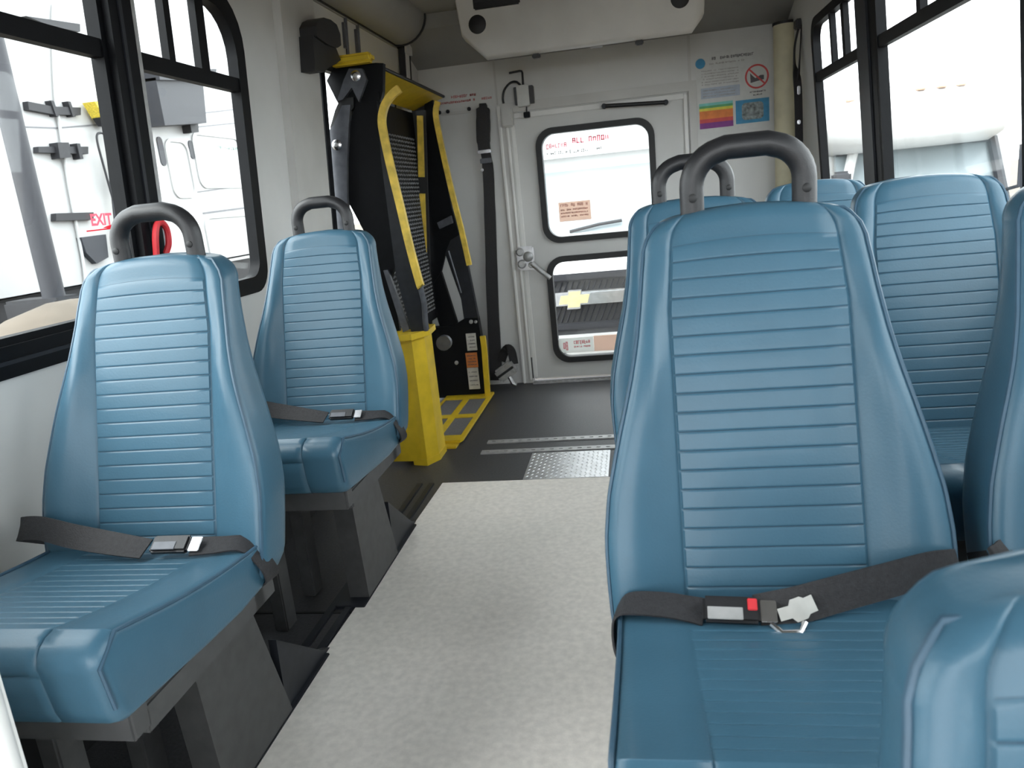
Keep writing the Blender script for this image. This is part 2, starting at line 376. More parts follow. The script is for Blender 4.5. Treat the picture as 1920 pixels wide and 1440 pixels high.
obj('hinge_gap', box(-.664, -.658, YR-.02, YR-.012, .03, .16, b=0), 'black_rubber', wb)
dr = tag(thing('door_1', 'white rear emergency door with two black framed windows', None, ((DX0+DX1)/2, YR, DZ0)), kind='structure')
UW = (-.525, .142, .83, 1.475); BW = (-.525, .142, .112, .752)
ins = lambda q, e: (q[0]+e, q[1]-e, q[2]+e, q[3]-e)
obj('leaf', plate([(DX0, DZ0), (DX1, DZ0), (DX1, DZ1), (DX0, DZ1)], [rrect(*ins(UW, .012), .09), rrect(*ins(BW, .012), .09)], XZ(YR), -.012, -.05), 'wall', dr, smooth=0)
for q in (UW, BW):
    fr = obj('window_frame', plate(rrect(*q, .1, 8), [rrect(*ins(q, .034), .075, 8)], XZ(YR), .012, -.05), 'black_rubber', dr)
    obj('pane', plate(rrect(*ins(q, .015), .09), [], XZ(YR), -.026, -.03), 'glass', fr, smooth=0)
obj('leaf_edge', box(-.655, -.635, YR-.002, YR+.012, .03, 1.565, b=.003), 'white_plastic', dr)
obj('leaf_edge', box(.305, .328, YR-.002, YR+.012, .03, 1.565, b=.003), 'white_plastic', dr)
obj('leaf_edge', box(-.635, .305, YR-.002, YR+.012, 1.545, 1.573, b=.003), 'white_plastic', dr)
# decals
D = XZ(YR+.02)
scribble(lambda u, v, d: (u, YR+.022, v+.0*u), -.32, -.11, 1.375, 1.41, 9, 'red_sticker', dr, 'decal_lettering', 3)
scribble(lambda u, v, d: (u, YR+.022, v), -.47, -.35, 1.36, 1.39, 7, 'red_sticker', dr, 'decal_lettering', 4)
scribble(lambda u, v, d: (u, YR+.022, v), -.47, -.12, 1.325, 1.345, 16, 'grey_sticker', dr, 'decal_lettering', 5)
st = obj('exit_sticker', box(-.425, -.24, YR+.020, YR+.0225, .948, 1.058, b=0), 'tan_sticker', dr, smooth=0)
for i, (a, b, nn) in enumerate(((1.03, 1.05, 13), (1.008, 1.02, 18), (.99, 1.0, 18), (.972, .982, 16))):
    scribble(lambda u, v, d: (u, YR+.0195, v), -.415, -.255, a, b, nn, 'brown_sticker', st, 'print_line', 10+i)
st = obj('lower_sticker', box(-.498, -.28, YR+.020, YR+.0225, .165, .257, b=0), 'white_sticker', dr, smooth=0)
scribble(lambda u, v, d: (u, YR+.0195, v), -.40, -.30, .215, .24, 8, 'red_sticker', st, 'print_line', 21)
scribble(lambda u, v, d: (u, YR+.0195, v), -.40, -.30, .195, .207, 12, 'red_sticker', st, 'print_line', 22)
scribble(lambda u, v, d: (u, YR+.0195, v), -.465, -.435, .18, .24, 2, 'red_sticker', st, 'print_line', 23)
obj('lower_sticker', box(-.278, -.02, YR+.020, YR+.0225, .165, .26, b=0), 'tan_sticker', dr, smooth=0)
# latch with lever
la = obj('latch', box(-.69, -.585, YR-.045, YR-.012, .69, .83, b=.012), 'alu', dr)
for (x, z, r_) in ((-.665, .80, .024), (-.62, .77, .03), (-.66, .73, .026), (-.605, .72, .018)):
    obj('latch_boss', disc_dome((x, YR-.044, z), (0, -1, 0), r_, .018), 'alu_dull', la)
obj('lever', tube([(-.60, YR-.055, .73), (-.55, YR-.06, .68), (-.50, YR-.055, .635)], [.017, .015, .013], 10), 'alu_dull', la)
# closer strut
cl = obj('closer_strut', tube([(-.12, YR-.03, 1.553), (.205, YR-.03, 1.535)], .011, 10), 'black_plastic', dr)
for x, z in ((-.125, 1.553), (.21, 1.535)): obj('strut_end', cyl((x, YR-.02, z), (0, 1, 0), .014, .03, 12), 'dark_metal', cl)

# ---- unseen front wall behind the camera, windscreen opening enlarged to let in more light
fwm = plate([(-1.28, 0), (.96, 0), (.96, 2.0), (-1.28, 2.0)], [rrect(-1.15, .82, .50, 1.88, .08)], lambda u, v, d: (u, Y0-d, v), 0, .05)
tag(obj('wall_front', fwm, 'wall', smooth=0), 'front bulkhead with the windscreen opening enlarged to let in light', None, kind='structure')

# ================================================================ SEATS
def sstep(a, b, x):
    t = max(0., min(1., (x-a)/(b-a))); return t*t*(3-2*t)
WZ = np.array([.40, .47, .52, .58, .64, .70, .77, .85, .90, .96, 1.02, 1.1]); WW = np.array([.216, .220, .223, .226, .227, .220, .203, .181, .170, .161, .154, .149])
_zz = np.linspace(.38, 1.12, 400); _ww = np.interp(_zz, WZ, WW); _k = np.exp(-np.linspace(-2.6, 2.6, 41)**2); _k /= _k.sum()
_ws = np.convolve(np.pad(_ww, 20, mode='edge'), _k, 'valid')
def width(z): return float(np.interp(z, _zz, _ws))
PAN, SP, ZT, ZB = .121, .0258, 1.078, .465
def ribf(ph):
    q = min(ph, 1-ph); return sstep(0, .075, q)*.88+.12*sstep(0, .5, q)
def backrest_mesh():
    zs = set()
    for k in range(0, 23):
        z0 = 1.035-k*SP
        for ph in (0, .03, .075, .13, .3, .7, .87, .925, .97): zs.add(round(z0-ph*SP, 5))
    zs = [z for z in zs if z > .53]
    zs += [ZB+.0005, ZB+.004, ZB+.012, ZB+.025, ZB+.04, ZB+.055]
    zs += [1.042, 1.05, 1.056, 1.0595, 1.0625, 1.067, 1.071, 1.0745, 1.0768, ZT]
    zs = sorted(zs); rc, rt_ = .048, .018
    V = []; loops = []; edgeL = []; edgeR = []
    for z in zs:
        wd = width(z); T = .078+.02*sstep(1.0, .6, z)
        if z > ZT-rc: wd = width(ZT-rc)-rc*.8+.8*math.sqrt(max(0, rc*rc-(z-(ZT-rc))**2))
        if z < ZB+.055:
            q = .055; wd = wd-q+math.sqrt(max(0, q*q-(ZB+q-z)**2))
        tr = 0.
        if z > ZT-rt_: tr = rt_-math.sqrt(max(0, rt_*rt_-(z-(ZT-rt_))**2))
        if z < ZB+.03: tr = max(tr, .03-math.sqrt(max(0, .03**2-(ZB+.03-z)**2)))
        yc = -(1.07-z)*.3
        bol = .022*sstep(1.02, .80, z)*(.55+.45*sstep(.45, .62, z))
        p = min(PAN, wd*.74); re = .017
        rib = 0.
        if .53 < z < 1.036:
            ph = ((1.035-z)/SP) % 1.0; rib = .0015*ribf(ph)*sstep(1.036, 1.03, z)
        def yf(x):
            ax = abs(x); y = yc+tr
            if ax <= p: y -= rib*(1 if ax < p-.003 else .0)
            y += .0032*math.exp(-((ax-p)/.0028)**2)
            s = sstep(p, max(p+.03, wd-.025), ax); y -= bol*s+.004*math.sin(math.pi*min(1, max(0, (ax-p)/(wd-p))))*(1-tr/.03)
            return y
        xs = [-p+.0035+(2*p-.007)*k/8 for k in range(9)]
        right = [p-.0015, p, p+.002, p+.006]; e0 = wd-re
        right += [p+.006+(e0-p-.006)*t for t in (.2, .4, .6, .8, 1.)]
        loop = [(x, yf(x)) for x in xs]+[(x, yf(x)) for x in right]
        ye = yf(e0); yb = yc+T-tr
        arc = [(e0+re*math.sin(R(a)), ye+re*(1-math.cos(R(a)))) for a in (20, 45, 70, 90)]
        loop += arc
        rb = min(.035, (yb-ye-re)*.6)
        loop += [(wd, yb-rb)]+[(wd-rb+rb*math.cos(R(a)), yb-rb+rb*math.sin(R(a))) for a in (30, 60, 90)]
        loop += [(wd*.5, yb+.006), (0, yb+.008), (-wd*.5, yb+.006)]
        loop += [(-x, y) for x, y in reversed([(wd, yb-rb)]+[(wd-rb+rb*math.cos(R(a)), yb-rb+rb*math.sin(R(a))) for a in (30, 60, 90)])]
        loop += [(-x, y) for x, y in reversed(arc)]
        loop += [(-x, yf(x)) for x in reversed(right)]
        zo = sstep(.98, ZT, z)
        base = len(V)
        for x, y in loop: V.append((x, y, z-.9*x*x*zo))
        loops.append((base, len(loop)))
        i45 = 9+len(right)+1
        edgeR.append(V[base+i45]); edgeL.append(V[base+len(loop)-len(right)-3])
    F = []; shade_faces = set()
    for i, ((a, n), (b, _)) in enumerate(zip(loops[:-1], loops[1:])):
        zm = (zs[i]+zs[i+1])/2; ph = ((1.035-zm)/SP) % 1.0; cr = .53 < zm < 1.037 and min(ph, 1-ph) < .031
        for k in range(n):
            if cr and k < 8: shade_faces.add(len(F))
            F.append((a+k, a+(k+1) % n, b+(k+1) % n, b+k))
    a, n = loops[0]; F.append(tuple(a+k for k in reversed(range(n))))
    a, n = loops[-1]; F.append(tuple(a+k for k in range(n)))
    top = [V[a+k] for k in range(0, 9)]
    e1 = [p for p, z in zip(edgeL, zs) if .50 < p[2]][::4]; e2 = [p for p, z in zip(edgeR, zs) if .50 < p[2]][::4]
    pipe = tube([(p[0], p[1]-.0012, p[2]) for p in e1+[edgeL[-3]]+[(x, edgeL[-3][1]-.001, 1.0715-.9*x*x) for x in (-.06, 0, .06)]+[edgeR[-3]]+list(reversed(e2))], .0032, 6)
    return V, F, pipe, shade_faces
CH = .213
def cushion_mesh():
    y0, z0, y1, z1 = -.12, .550, -.548, .624     # rear top, front top
    def profile(s, ribbed):
        pts = []; n = 17
        ln = math.hypot(y1-y0, z1-z0); ny, nz = (z0-z1)/ln*-1, (y0-y1)/ln
        nrm = (-(z1-z0)/ln, (y1-y0)/ln); nrm = (-nrm[0], -nrm[1])
        for k in range(n):
            for ph in (0, .04, .09, .16, .5, .84, .91, .96):
                t = (k+ph)/n
                d = .0016*ribf(ph) if ribbed else .002
                d += -.012*math.sin(math.pi*t)
                pts.append((y0+(y1-y0)*t+nrm[0]*d, z0+(z1-z0)*t+nrm[1]*d))
        rf = .04; c = (y1, z1-rf)
        for a in (90, 110, 130, 150, 170): pts.append((c[0]+rf*math.cos(R(a)), c[1]+rf*math.sin(R(a))))
        fb = (-.576, .508)
        for t in (.12, .16, .20, .5, .85): 
            q = (pts[-1] if t == .12 else q0); 
            if t == .12: q0 = pts[-1]
            dd = .003 if (ribbed and t == .16) else 0
            pts.append((q0[0]+(fb[0]-q0[0])*t+dd, q0[1]+(fb[1]-q0[1])*t))
        pts += [(-.571, .500), (-.558, .492), (-.35, .474), (-.25, .468), (-.15, .472), (-.125, .482), (-.115, .50)]
        return pts
    c = (-.345, .54); V = []; loops = []
    st = []
    for x in [-.105, -.07, -.035, 0, .035, .07, .105]: st.append((x, 0, True))
    side = [(PAN-.003, 0, True), (PAN, -.003, False), (PAN+.003, 0, False), (.15, 0, False), (.18, 0, False), (CH-.02, 0, False)]
    for a in (25, 50, 70, 90): side.append((CH-.02+.02*math.sin(R(a)), -.02*(1-math.cos(R(a))), False))
    st = [(-x, d, r) for x, d, r in reversed(side)]+st+side
    for x, ins_, rb in st:
        P = profile(x, rb); base = len(V)
        for (y, z) in P:
            ky = 1+ins_/.25; kz = 1+ins_/.085
            V.append((x, c[0]+(y-c[0])*ky, (c[1]+(z-c[1])*kz)))
        loops.append((base, len(P)))
    F = []
    for (a, n), (b, _) in zip(loops[:-1], loops[1:]):
        for k in range(n): F.append((a+k, a+(k+1) % n, b+(k+1) % n, b+k))
    for (a, n), s in ((loops[0], 1), (loops[-1], -1)):
        F.append(tuple(a+k for k in range(n)[::s]))
    pipes = []
    for idx in (2, len(loops)-3):
        a, n = loops[idx]; pipes.append(tube([(V[a+k][0]*1.012, V[a+k][1]-.002*(k > 130), V[a+k][2]+.0015) for k in range(0, 146, 5)], .003, 6))
    return V, F, pipes
BV, BF, BPIPE, SHADE_FACES = backrest_mesh()
CV, CF, CPIPES = cushion_mesh()

def handle_mesh():
    y = .036; hw, zt, r = .078, 1.156, .050
    P = [(-hw, y, 1.03), (-hw, y, zt-r)]
    for k in range(1, 8): a = R(180-90*k/8); P.append((-hw+r+r*math.cos(a), y, zt-r+r*math.sin(a)))
    for x in (-hw+r, -.012, .012, hw-r): P.append((x, y, zt+.002))
    for k in range(1, 9): a = R(90-90*k/8); P.append((hw-r+r*math.cos(a), y, zt-r+r*math.sin(a)))
    P.append((hw, y, 1.03))
    return tube(P, .0172, 14)
protos = {}
def seat(loc, label, aisle, handle=True, belt=None, torn=False, tilt=0., rotz=0.):
    """aisle = +1 when the aisle is towards +X; meshes are shared between the seats"""
    root = thing('bus_seat', label, 'seat', loc, 'blue vinyl passenger seats'); root.rotation_euler = (0, 0, rotz)
    def part(key, name, build, m, parent):
        if key in protos:
            o = bpy.data.objects.new(name, protos[key]); C.objects.link(o)
        else:
            v, f = build(); me = bpy.data.meshes.new(name); me.from_pydata([tuple(p) for p in v], [], f)
            bm = bmesh.new(); bm.from_mesh(me); bmesh.ops.recalc_face_normals(bm, faces=bm.faces); bm.to_mesh(me); bm.free()
            me.shade_smooth(); me.set_sharp_from_angle(angle=R(50)); me.materials.append(MATS[m]); protos[key] = me
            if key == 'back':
                me.materials.append(MATS['vinyl_groove_shade'])
                for i in SHADE_FACES: me.polygons[i].material_index = 1
            o = bpy.data.objects.new(name, me); C.objects.link(o)
        o.parent = parent; return o
    mbf = lambda mb: (lambda: (mb.v, mb.f))
    b = part('back', 'backrest', lambda: (BV, BF), 'vinyl', root)
    if tilt: b.rotation_euler = (tilt, 0, 0)
    part('bpipe', 'piping', mbf(BPIPE), 'vinyl_seam', b)
    c = part('cush', 'cushion', lambda: (CV, CF), 'vinyl', root)
    for i, p in enumerate(CPIPES): part('cpipe%d' % i, 'piping', mbf(p), 'vinyl_seam', c)
    if handle:
        h = part('handle', 'grab_handle', mbf(handle_mesh()), 'black_plastic', root)
        for s in (-1, 1): part('screw%d' % s, 'screw', mbf(disc_dome((s*.078, .036-.0165, 1.092), (0, -1, 0), .0065, .003, 10)), 'black_rubber', h)
    fm = MB(); fm.add(*bevbox(-.19, .19, -.53, -.49, .435, .49)); fm.add(*bevbox(-.19, .19, -.18, -.14, .425, .47))
    fm.add(*bevbox(-.19, -.15, -.50, -.10, .425, .472)); fm.add(*bevbox(.15, .19, -.50, -.10, .425, .472))
    part('frame', 'seat_frame', mbf(fm), 'leg_grey', root)
    s = aisle; x0, x1 = sorted((s*.0, s*.06))
    lg = MB()
    prof = [(-.19, 0), (.10, 0), (.03, .25), (-.02, .43), (-.26, .43), (-.21, .3)]
    lg = plate(prof, [], lambda u, v, d: (d, u, v), x0, x1)
    l = part('leg%d' % s, 'leg', mbf(lg), 'leg_grey', root)
    g = plate([(.09, 0), (.36, 0), (.30, .03), (.10, .19)], [], lambda u, v, d: (d, u, v), s*.03, s*.05)
    part('gus%d' % s, 'gusset', mbf(g), 'dark_metal', l)
    part('foot%d' % s, 'foot_plate', mbf(box(x0-.03, x1+.002, -.24, .32, 0, .010, b=.002)), 'dark_metal', l)
    x2, x3 = sorted((-s*.16, -s*.12))
    part('wleg%d' % s, 'leg', mbf(box(x2, x3, -.36, -.30, 0, .43, b=.004)), 'leg_grey', root)
    part('wlegb%d' % s, 'leg', mbf(box(x2, x3, -.17, -.11, 0, .43, b=.004)), 'leg_grey', root)
    if belt: belt(root)
    return root
def lb(root, name, mb, m, parent=None):   # part given in seat-local coordinates
    return finish(name, mb.v, mb.f, m, parent or root, world=False)
def belt_buckle(root, parent, c, ax, up_, L=.055, W=.032, H=.014, red=True):
    """push-button buckle with a chrome tongue"""
    a = Vector(ax).normalized(); u = Vector(up_); u = (u-a*u.dot(a)).normalized(); n = a.cross(u)
    M = Matrix(((a.x, u.x, n.x, c[0]), (a.y, u.y, n.y, c[1]), (a.z, u.z, n.z, c[2]), (0, 0, 0, 1)))
    b = lb(root, 'buckle', box(-L/2, L/2, -W/2, W/2, -H/2, H/2, b=.004, M=M), 'black_plastic', parent)
    if red: lb(root, 'release_button', box(L/2-.016, L/2-.004, -W*.05, W*.4, H/2-.002, H/2+.002, b=.001, M=M), 'red', b)
    lb(root, 'buckle_plate', box(-L/2+.006, L/2-.022, -W*.42, W*.05, H/2-.001, H/2+.0012, b=.0005, M=M), 'alu_dull' if red else 'grey_metal', b)
    lb(root, 'tongue', box(L/2, L/2+.02, -W*.42, W*.42, -.0015, .0015, b=.001, M=M), 'chrome', b)
    return b
def belt_A(root):
    s = lb(root, 'seat_belt', strap([((-.20, -.15, .47), (0, 1, 0)), ((-.219, -.185, .50), (0, 1, .1)), ((-.22, -.195, .545), (.1, 1, 0)), ((-.205, -.20, .574), (.3, 1, .2)), ((-.157, -.205, .577), (0, 1, .3)), ((-.12, -.21, .573), (0, 1, .35)), ((-.10, -.215, .571), (0, 1, .4))], .042), 'webbing', root)
    belt_buckle(root, s, (-.068, -.222, .578), (1, -.05, -.02), (0, 1, .9), L=.072, W=.034)
    lb(root, 'adjuster', tube([(-.02, -.235, .565), (-.01, -.25, .562), (.012, -.25, .563), (.02, -.235, .567)], .004, 8), 'chrome', s)
    lb(root, 'belt_tag', strap([((-.01, -.228, .574), (.3, .2, 1)), ((.012, -.226, .580), (.3, .2, 1)), ((.034, -.222, .588), (.4, .2, 1))], [.016, .03, .022], .002), 'label_white', s)
    lb(root, 'seat_belt', strap([((-.035, -.217, .572), (0, .8, .6)), ((.012, -.212, .578), (0, .55, .8)), ((.06, -.205, .588), (-.1, .3, .95)), ((.127, -.195, .602), (-.15, .15, 1)), ((.181, -.185, .612), (-.2, .05, 1)), ((.219, -.17, .606), (-.3, .2, 1)), ((.236, -.13, .585), (-.3, .5, .8))], .046), 'webbing', root)
def belt_B(root):
    lb(root, 'seat_belt', strap([((-.235, -.12, .575), (0, .3, 1)), ((-.225, -.165, .605), (.4, .3, 1)), ((-.20, -.16, .618), (.2, .6, .7)), ((-.17, -.17, .605), (.1, .4, .9)), ((-.14, -.16, .61), (.3, .5, .7)), ((-.05, -.18, .58), (0, 1, .3))], .045), 'webbing', root)
def belt_L(root):
    s = lb(root, 'seat_belt', strap([((-.15, -.13, .56), (0, .5, 1)), ((-.235, -.16, .59), (.2, .5, .9)), ((-.24, -.195, .612), (.3, .3, 1)), ((-.19, -.205, .618), (.15, .35, 1)), ((-.12, -.215, .606), (0, .5, .8)), ((-.05, -.22, .594), (0, .7, .6)), ((.03, -.222, .58), (0, .9, .4))], .043), 'webbing', root)
    belt_buckle(root, s, (.075, -.215, .584), (1, .05, -.02), (0, 1, .6), L=.07, W=.034, red=False)
    lb(root, 'seat_belt', strap([((.11, -.21, .577), (0, 1, .4)), ((.15, -.20, .574), (0, 1, .3)), ((.195, -.185, .568), (.1, 1, .1)), ((.218, -.175, .535), (0, 1, 0)), ((.222, -.16, .49), (0, 1, -.2)), ((.19, -.15, .465), (0, 1, 0))], .042), 'webbing', root)

SA = seat((.163, 1.125, 0), 'large blue aisle seat at right with grab handle and buckled black lap belt', -1, belt=belt_A)
SB = seat((.655, 1.125, 0), 'blue window seat cut off by the right edge, beside the large aisle seat', 1, handle=False, belt=belt_B)
SC = seat((.142, 1.815, 0), 'blue aisle seat half hidden behind the large right-hand seat, grab handle by the door window', -1, rotz=R(5))
SD = seat((.635, 1.815, 0), 'blue window seat without handle, seen between the two nearest right-hand seats', 1, handle=False)
SE = seat((.57, 2.56, 0), 'rearmost right-hand blue seat, only its top visible below the corner column', 1, handle=False)
S1 = seat((-.912, 1.335, 0), 'blue single seat at left with grab handle, nearest beside the EXIT window', 1, belt=belt_L)
S2 = seat((-.897, 2.125, 0), 'blue single seat at left just ahead of the yellow wheelchair lift box', 1, belt=belt_L)
SF = seat((.288, .40, -.197), 'out-of-focus blue seat shoulder in the lower right corner, nearest of all', -1, handle=False)
tn = strap([((-.212, -.36, .53), (0, 1, .2)), ((-.221, -.38, .55), (0, 1, .2)), ((-.21, -.40, .61), (0, 1, .2)), ((-.185, -.40, .622), (0, 1, .2))], .045, .004)
o = finish('torn_patch', tn.v, tn.f, 'torn_white', SC, world=False); o['label'] = 'white torn patch on the cushion corner'

# pale modesty panel at the lower left corner
mp = thing('modesty_panel', 'out-of-focus pale partition edge in the lower left corner', 'partition', (-.95, .66, 0))
obj('panel', plate(rrect(-1.2, -.765, .10, .80, (.02, .02, .06, .02)), [], lambda u, v, d: (u, .66+d, v), -.018, .018), 'white_plastic', mp)
obj('edge_tube', tube([(-.778, .66, 0), (-.778, .66, .4), (-.775, .66, .74), (-.81, .66, .80), (-.9, .66, .80), (-1.19, .66, .80)], .018, 12), 'white_plastic', mp)

# ================================================================ WHEELCHAIR LIFT
lift = thing('wheelchair_lift', 'folded black and yellow wheelchair lift standing in the side doorway', 'wheelchair lift', (-1.05, 3.65, 0))
def fp(name, poly, Y, d, m, parent=None, smooth=0):
    return obj(name, plate(poly, [], XZ(Y), d, -d), m, parent or lift, smooth=smooth)
# front frame
g = obj('grip_bar', box(-1.148, -.972, 3.065, 3.125, 1.684, 1.722, b=.012, seg=3), 'yellow', lift)
fp('head_plate', [(-1.158, 1.692), (-.979, 1.69), (-.949, 1.685), (-.966, 1.58), (-.986, 1.532), (-1.141, 1.529), (-1.163, 1.562), (-1.195, 1.648)], 3.16, .016, 'black_metal')
ul = fp('upper_link', [(-1.084, 1.677), (-1.029, 1.67), (-1.017, 1.627), (-1.062, 1.548), (-1.083, 1.605), (-1.128, 1.565), (-1.154, 1.561), (-1.112, 1.638)], 3.125, .01, 'grey_metal')
oa = fp('outer_arm', [(-1.134, 1.543), (-1.098, 1.541), (-1.119, 1.454), (-1.145, 1.331), (-1.168, 1.183), (-1.18, 1.0), (-1.20, .62), (-1.235, .62), (-1.232, 1.228), (-1.218, 1.339), (-1.204, 1.453), (-1.183, 1.472)], 3.125, .012, 'grey_metal')
fp('arm_socket', [(-1.142, 1.57), (-1.085, 1.57), (-1.09, 1.53), (-1.205, 1.44), (-1.20, 1.47), (-1.17, 1.53)], 3.137, .012, 'black_rubber')
for (x, z), p in zip(((-1.058, 1.646), (-1.179, 1.394)), (ul, oa)):
    bo = obj('bolt', disc_dome((x, 3.114, z), (0, -1, 0), .021, .008), 'chrome', p)
    obj('bolt_center', disc_dome((x, 3.105, z), (0, -1, 0), .009, .004, 8), 'alu_dull', p)
fp('side_panel', [(-1.072, 1.562), (-.979, 1.582), (-1.0, 1.316), (-.995, .909), (-1.045, .805), (-1.09, .956), (-1.172, 1.162), (-1.125, 1.455)], 3.145, .014, 'black_metal')
ch = fp('channel', [(-.985, 1.542), (-.975, 1.49), (-.966, 1.313), (-.933, 1.074), (-.907, .828), (-.898, .60), (-.968, .60), (-1.001, .836), (-1.001, .948), (-1.0, 1.316)], 3.13, .02, 'dark_metal')
obj('channel_edge', tube(smooth_path([(-.977, 3.11, 1.49), (-.968, 3.11, 1.313), (-.935, 3.11, 1.074), (-.909, 3.11, .828), (-.90, 3.11, .62)]), .005, 6), 'grey_metal', ch)
fp('lower_link', [(-1.055, .87), (-1.035, .87), (-.975, .61), (-1.005, .60)], 3.12, .01, 'grey_metal')
fp('rear_plate', [(-1.09, .956), (-1.045, .805), (-1.037, .747), (-1.032, .59), (-1.19, .59), (-1.19, 1.0)], 3.165, .01, 'black_metal')
# rear frame
fp('side_panel', [(-1.068, 1.661), (-1.023, 1.664), (-1.026, 1.546), (-1.009, 1.35), (-.986, 1.09), (-.96, .942), (-1.052, .846), (-1.09, .744), (-1.175, .644), (-1.177, .751)], 4.22, .014, 'black_metal')
fp('side_panel', [(-1.195, 1.684), (-1.023, 1.664), (-1.068, 1.592), (-1.177, .751), (-1.195, .351), (-1.24, .354), (-1.202, 1.082), (-1.188, 1.368), (-1.195, 1.538)], 4.24, .012, 'black_rubber')
fp('arm', [(-1.052, .846), (-1.013, .917), (-.96, .942), (-.931, .767), (-.903, .467), (-.964, .428), (-.986, .451), (-.99, .584)], 4.22, .02, 'dark_metal')
obj('arm_edge', tube([(-1.03, 4.195, .86), (-.985, 4.195, .62)], .006, 6), 'grey_metal', lift)
fp('arm', [(-1.179, .66), (-1.09, .744), (-1.047, .527), (-1.027, .426), (-1.089, .389), (-1.137, .44)], 4.225, .016, 'black_metal')
ba = fp('tower_base', [(-1.19, .433), (-1.058, .434), (-.974, .475), (-.905, .473), (-.896, .329), (-.91, .012), (-1.055, .012), (-1.19, .012)], 4.225, .03, 'black_metal')
fp('bumper', [(-1.07, 1.02), (-.99, 1.05), (-.985, 1.01), (-1.06, .985)], 4.19, .02, 'grey_metal')
for x, z, r_ in ((-1.058, .219, .012), (-.945, .482-.03, .012), (-.918, .45, .009)):
    obj('bolt', disc_dome((x, 4.194, z), (0, -1, 0), r_, .008, 10), 'alu_dull', ba)
for (x0, x1, z0, z1, m) in ((-.985, -.927, .285, .385, 'label_white'), (-1.0, -.932, .185, .272, 'orange_label'), (-1.0, -.935, .055, .183, 'label_white')):
    lbm = obj('label', box(x0, x1, 4.1925, 4.1955, z0, z1, b=0), m, ba, smooth=0)
    for k in range(4):
        zz = z0+(z1-z0)*(.2+.2*k)
        scribble(XZ(4.192), x0+.008, x1-.008, zz-.004, zz+.004, 7, 'dark_print', ba, 'label_print', int(k*7+z0*100))
# platform folded upright between the frames, diamond grating and yellow edge strips
pf = obj('platform', plate([(3.19, .50), (4.14, .50), (4.14, 1.60), (3.19, 1.60)], [], lambda u, v, d: (-1.13+d, u, v), -.012, .006), 'black_metal', lift, smooth=0)
mb = MB()
for i in range(40):
    for j in range(48):
        y = 3.26+i*.0215; z = .56+j*.0205
        if y > 4.10 or z > 1.48: continue
        a = R(55 if (i+j) % 2 else -55); dy, dz = math.cos(a)*.0095, math.sin(a)*.0095; ny, nz = -math.sin(a)*.003, math.cos(a)*.003
        mb.add([(-1.124, y-dy, z-dz), (-1.124, y+ny, z+nz), (-1.124, y+dy, z+dz), (-1.124, y-ny, z-nz), (-1.119, y, z)], [(0, 1, 4), (1, 2, 4), (2, 3, 4), (3, 0, 4)])
tag(obj('tread', mb, 'tread_grey', pf, smooth=0), kind='stuff')
fp('edge_strip', [(-1.085, 1.577), (-1.054, 1.574), (-1.085, 1.265), (-1.117, 1.269)], 4.08, .006, 'yellow_worn')
fp('edge_strip', [(-1.128, 1.184), (-1.093, 1.18), (-1.162, .476), (-1.196, .479)], 4.08, .006, 'yellow_worn')
fp('strip_backing', [(-1.09, 1.60), (-1.04, 1.60), (-1.15, .45), (-1.21, .45)], 4.095, .008, 'black_rubber')
tpz = MB().add([(-.985, 3.18, 1.675), (-.985, 4.29, 1.675), (-1.14, 4.27, 1.62), (-1.14, 3.18, 1.62), (-.985, 3.18, 1.685), (-.985, 4.29, 1.685), (-1.14, 4.27, 1.63), (-1.14, 3.18, 1.63)],
               [(0, 1, 2, 3), (4, 5, 6, 7), (0, 1, 5, 4), (1, 2, 6, 5), (2, 3, 7, 6), (3, 0, 4, 7)])
obj('outer_barrier', tpz, 'yellow', lift, smooth=0)
obj('barrier_lip', tube([(-.983, 3.18, 1.684), (-.983, 4.30, 1.684)], .008, 8), 'black_rubber', lift)
# hand rails
def flatbar(pts, w_, t_, Y):
    return strap([((x, Y, z), (1, 0, 0)) for x, z in pts], w_, t_, 5)
obj('handrail', flatbar([(-.878, 1.574), (-.912, 1.554), (-.946, 1.518), (-.966, 1.466), (-.966, 1.405), (-.956, 1.29), (-.937, 1.13), (-.919, .966), (-.897, .813), (-.891, .791)], .030, .022, 3.085), 'yellow_worn', lift)
obj('handrail_foot', tube([(-.90, 3.09, .83), (-.892, 3.1, .72), (-.905, 3.12, .60)], .012, 10), 'grey_metal', lift)
obj('handrail', flatbar([(-.975, 1.64), (-.990, 1.60), (-.994, 1.557), (-.987, 1.467), (-.971, 1.315), (-.95, 1.146), (-.925, .974), (-.903, .778)], .026, .026, 4.12), 'yellow_worn', lift)
obj('guard_post', flatbar([(-.878, .373), (-.876, .30), (-.880, .187), (-.885, .012)], .03, .02, 4.15), 'yellow', lift)
# yellow pump housing
hs = obj('pump_housing', plate([(-1.195, 3.10), (-.99, 3.085), (-.962, 3.078), (-.925, 3.15), (-.925, 3.27), (-1.195, 3.27)], [], lambda u, v, d: (u, v, d), .02, .575), 'yellow', lift, smooth=0)
obj('housing_foot', plate([(-1.03, 3.092), (-.962, 3.074), (-.921, 3.15), (-.921, 3.27), (-1.03, 3.27)], [], lambda u, v, d: (u, v, d), 0, .03), 'yellow', hs, smooth=0)
obj('housing_lid', plate([(-1.045, 3.05), (-.95, 3.04), (-.895, 3.14), (-.905, 3.28), (-1.045, 3.28)], [], lambda u, v, d: (u, v, d), .575, .60), 'yellow', hs, smooth=0)
obj('housing_rim', box(-1.195, -1.045, 3.09, 3.27, .572, .582, b=.002), 'grey_metal', hs)
obj('control_cap', cyl((-.89, 3.34, .50), (0, 1, 0), .035, .03, 16), 'grey_metal', hs)
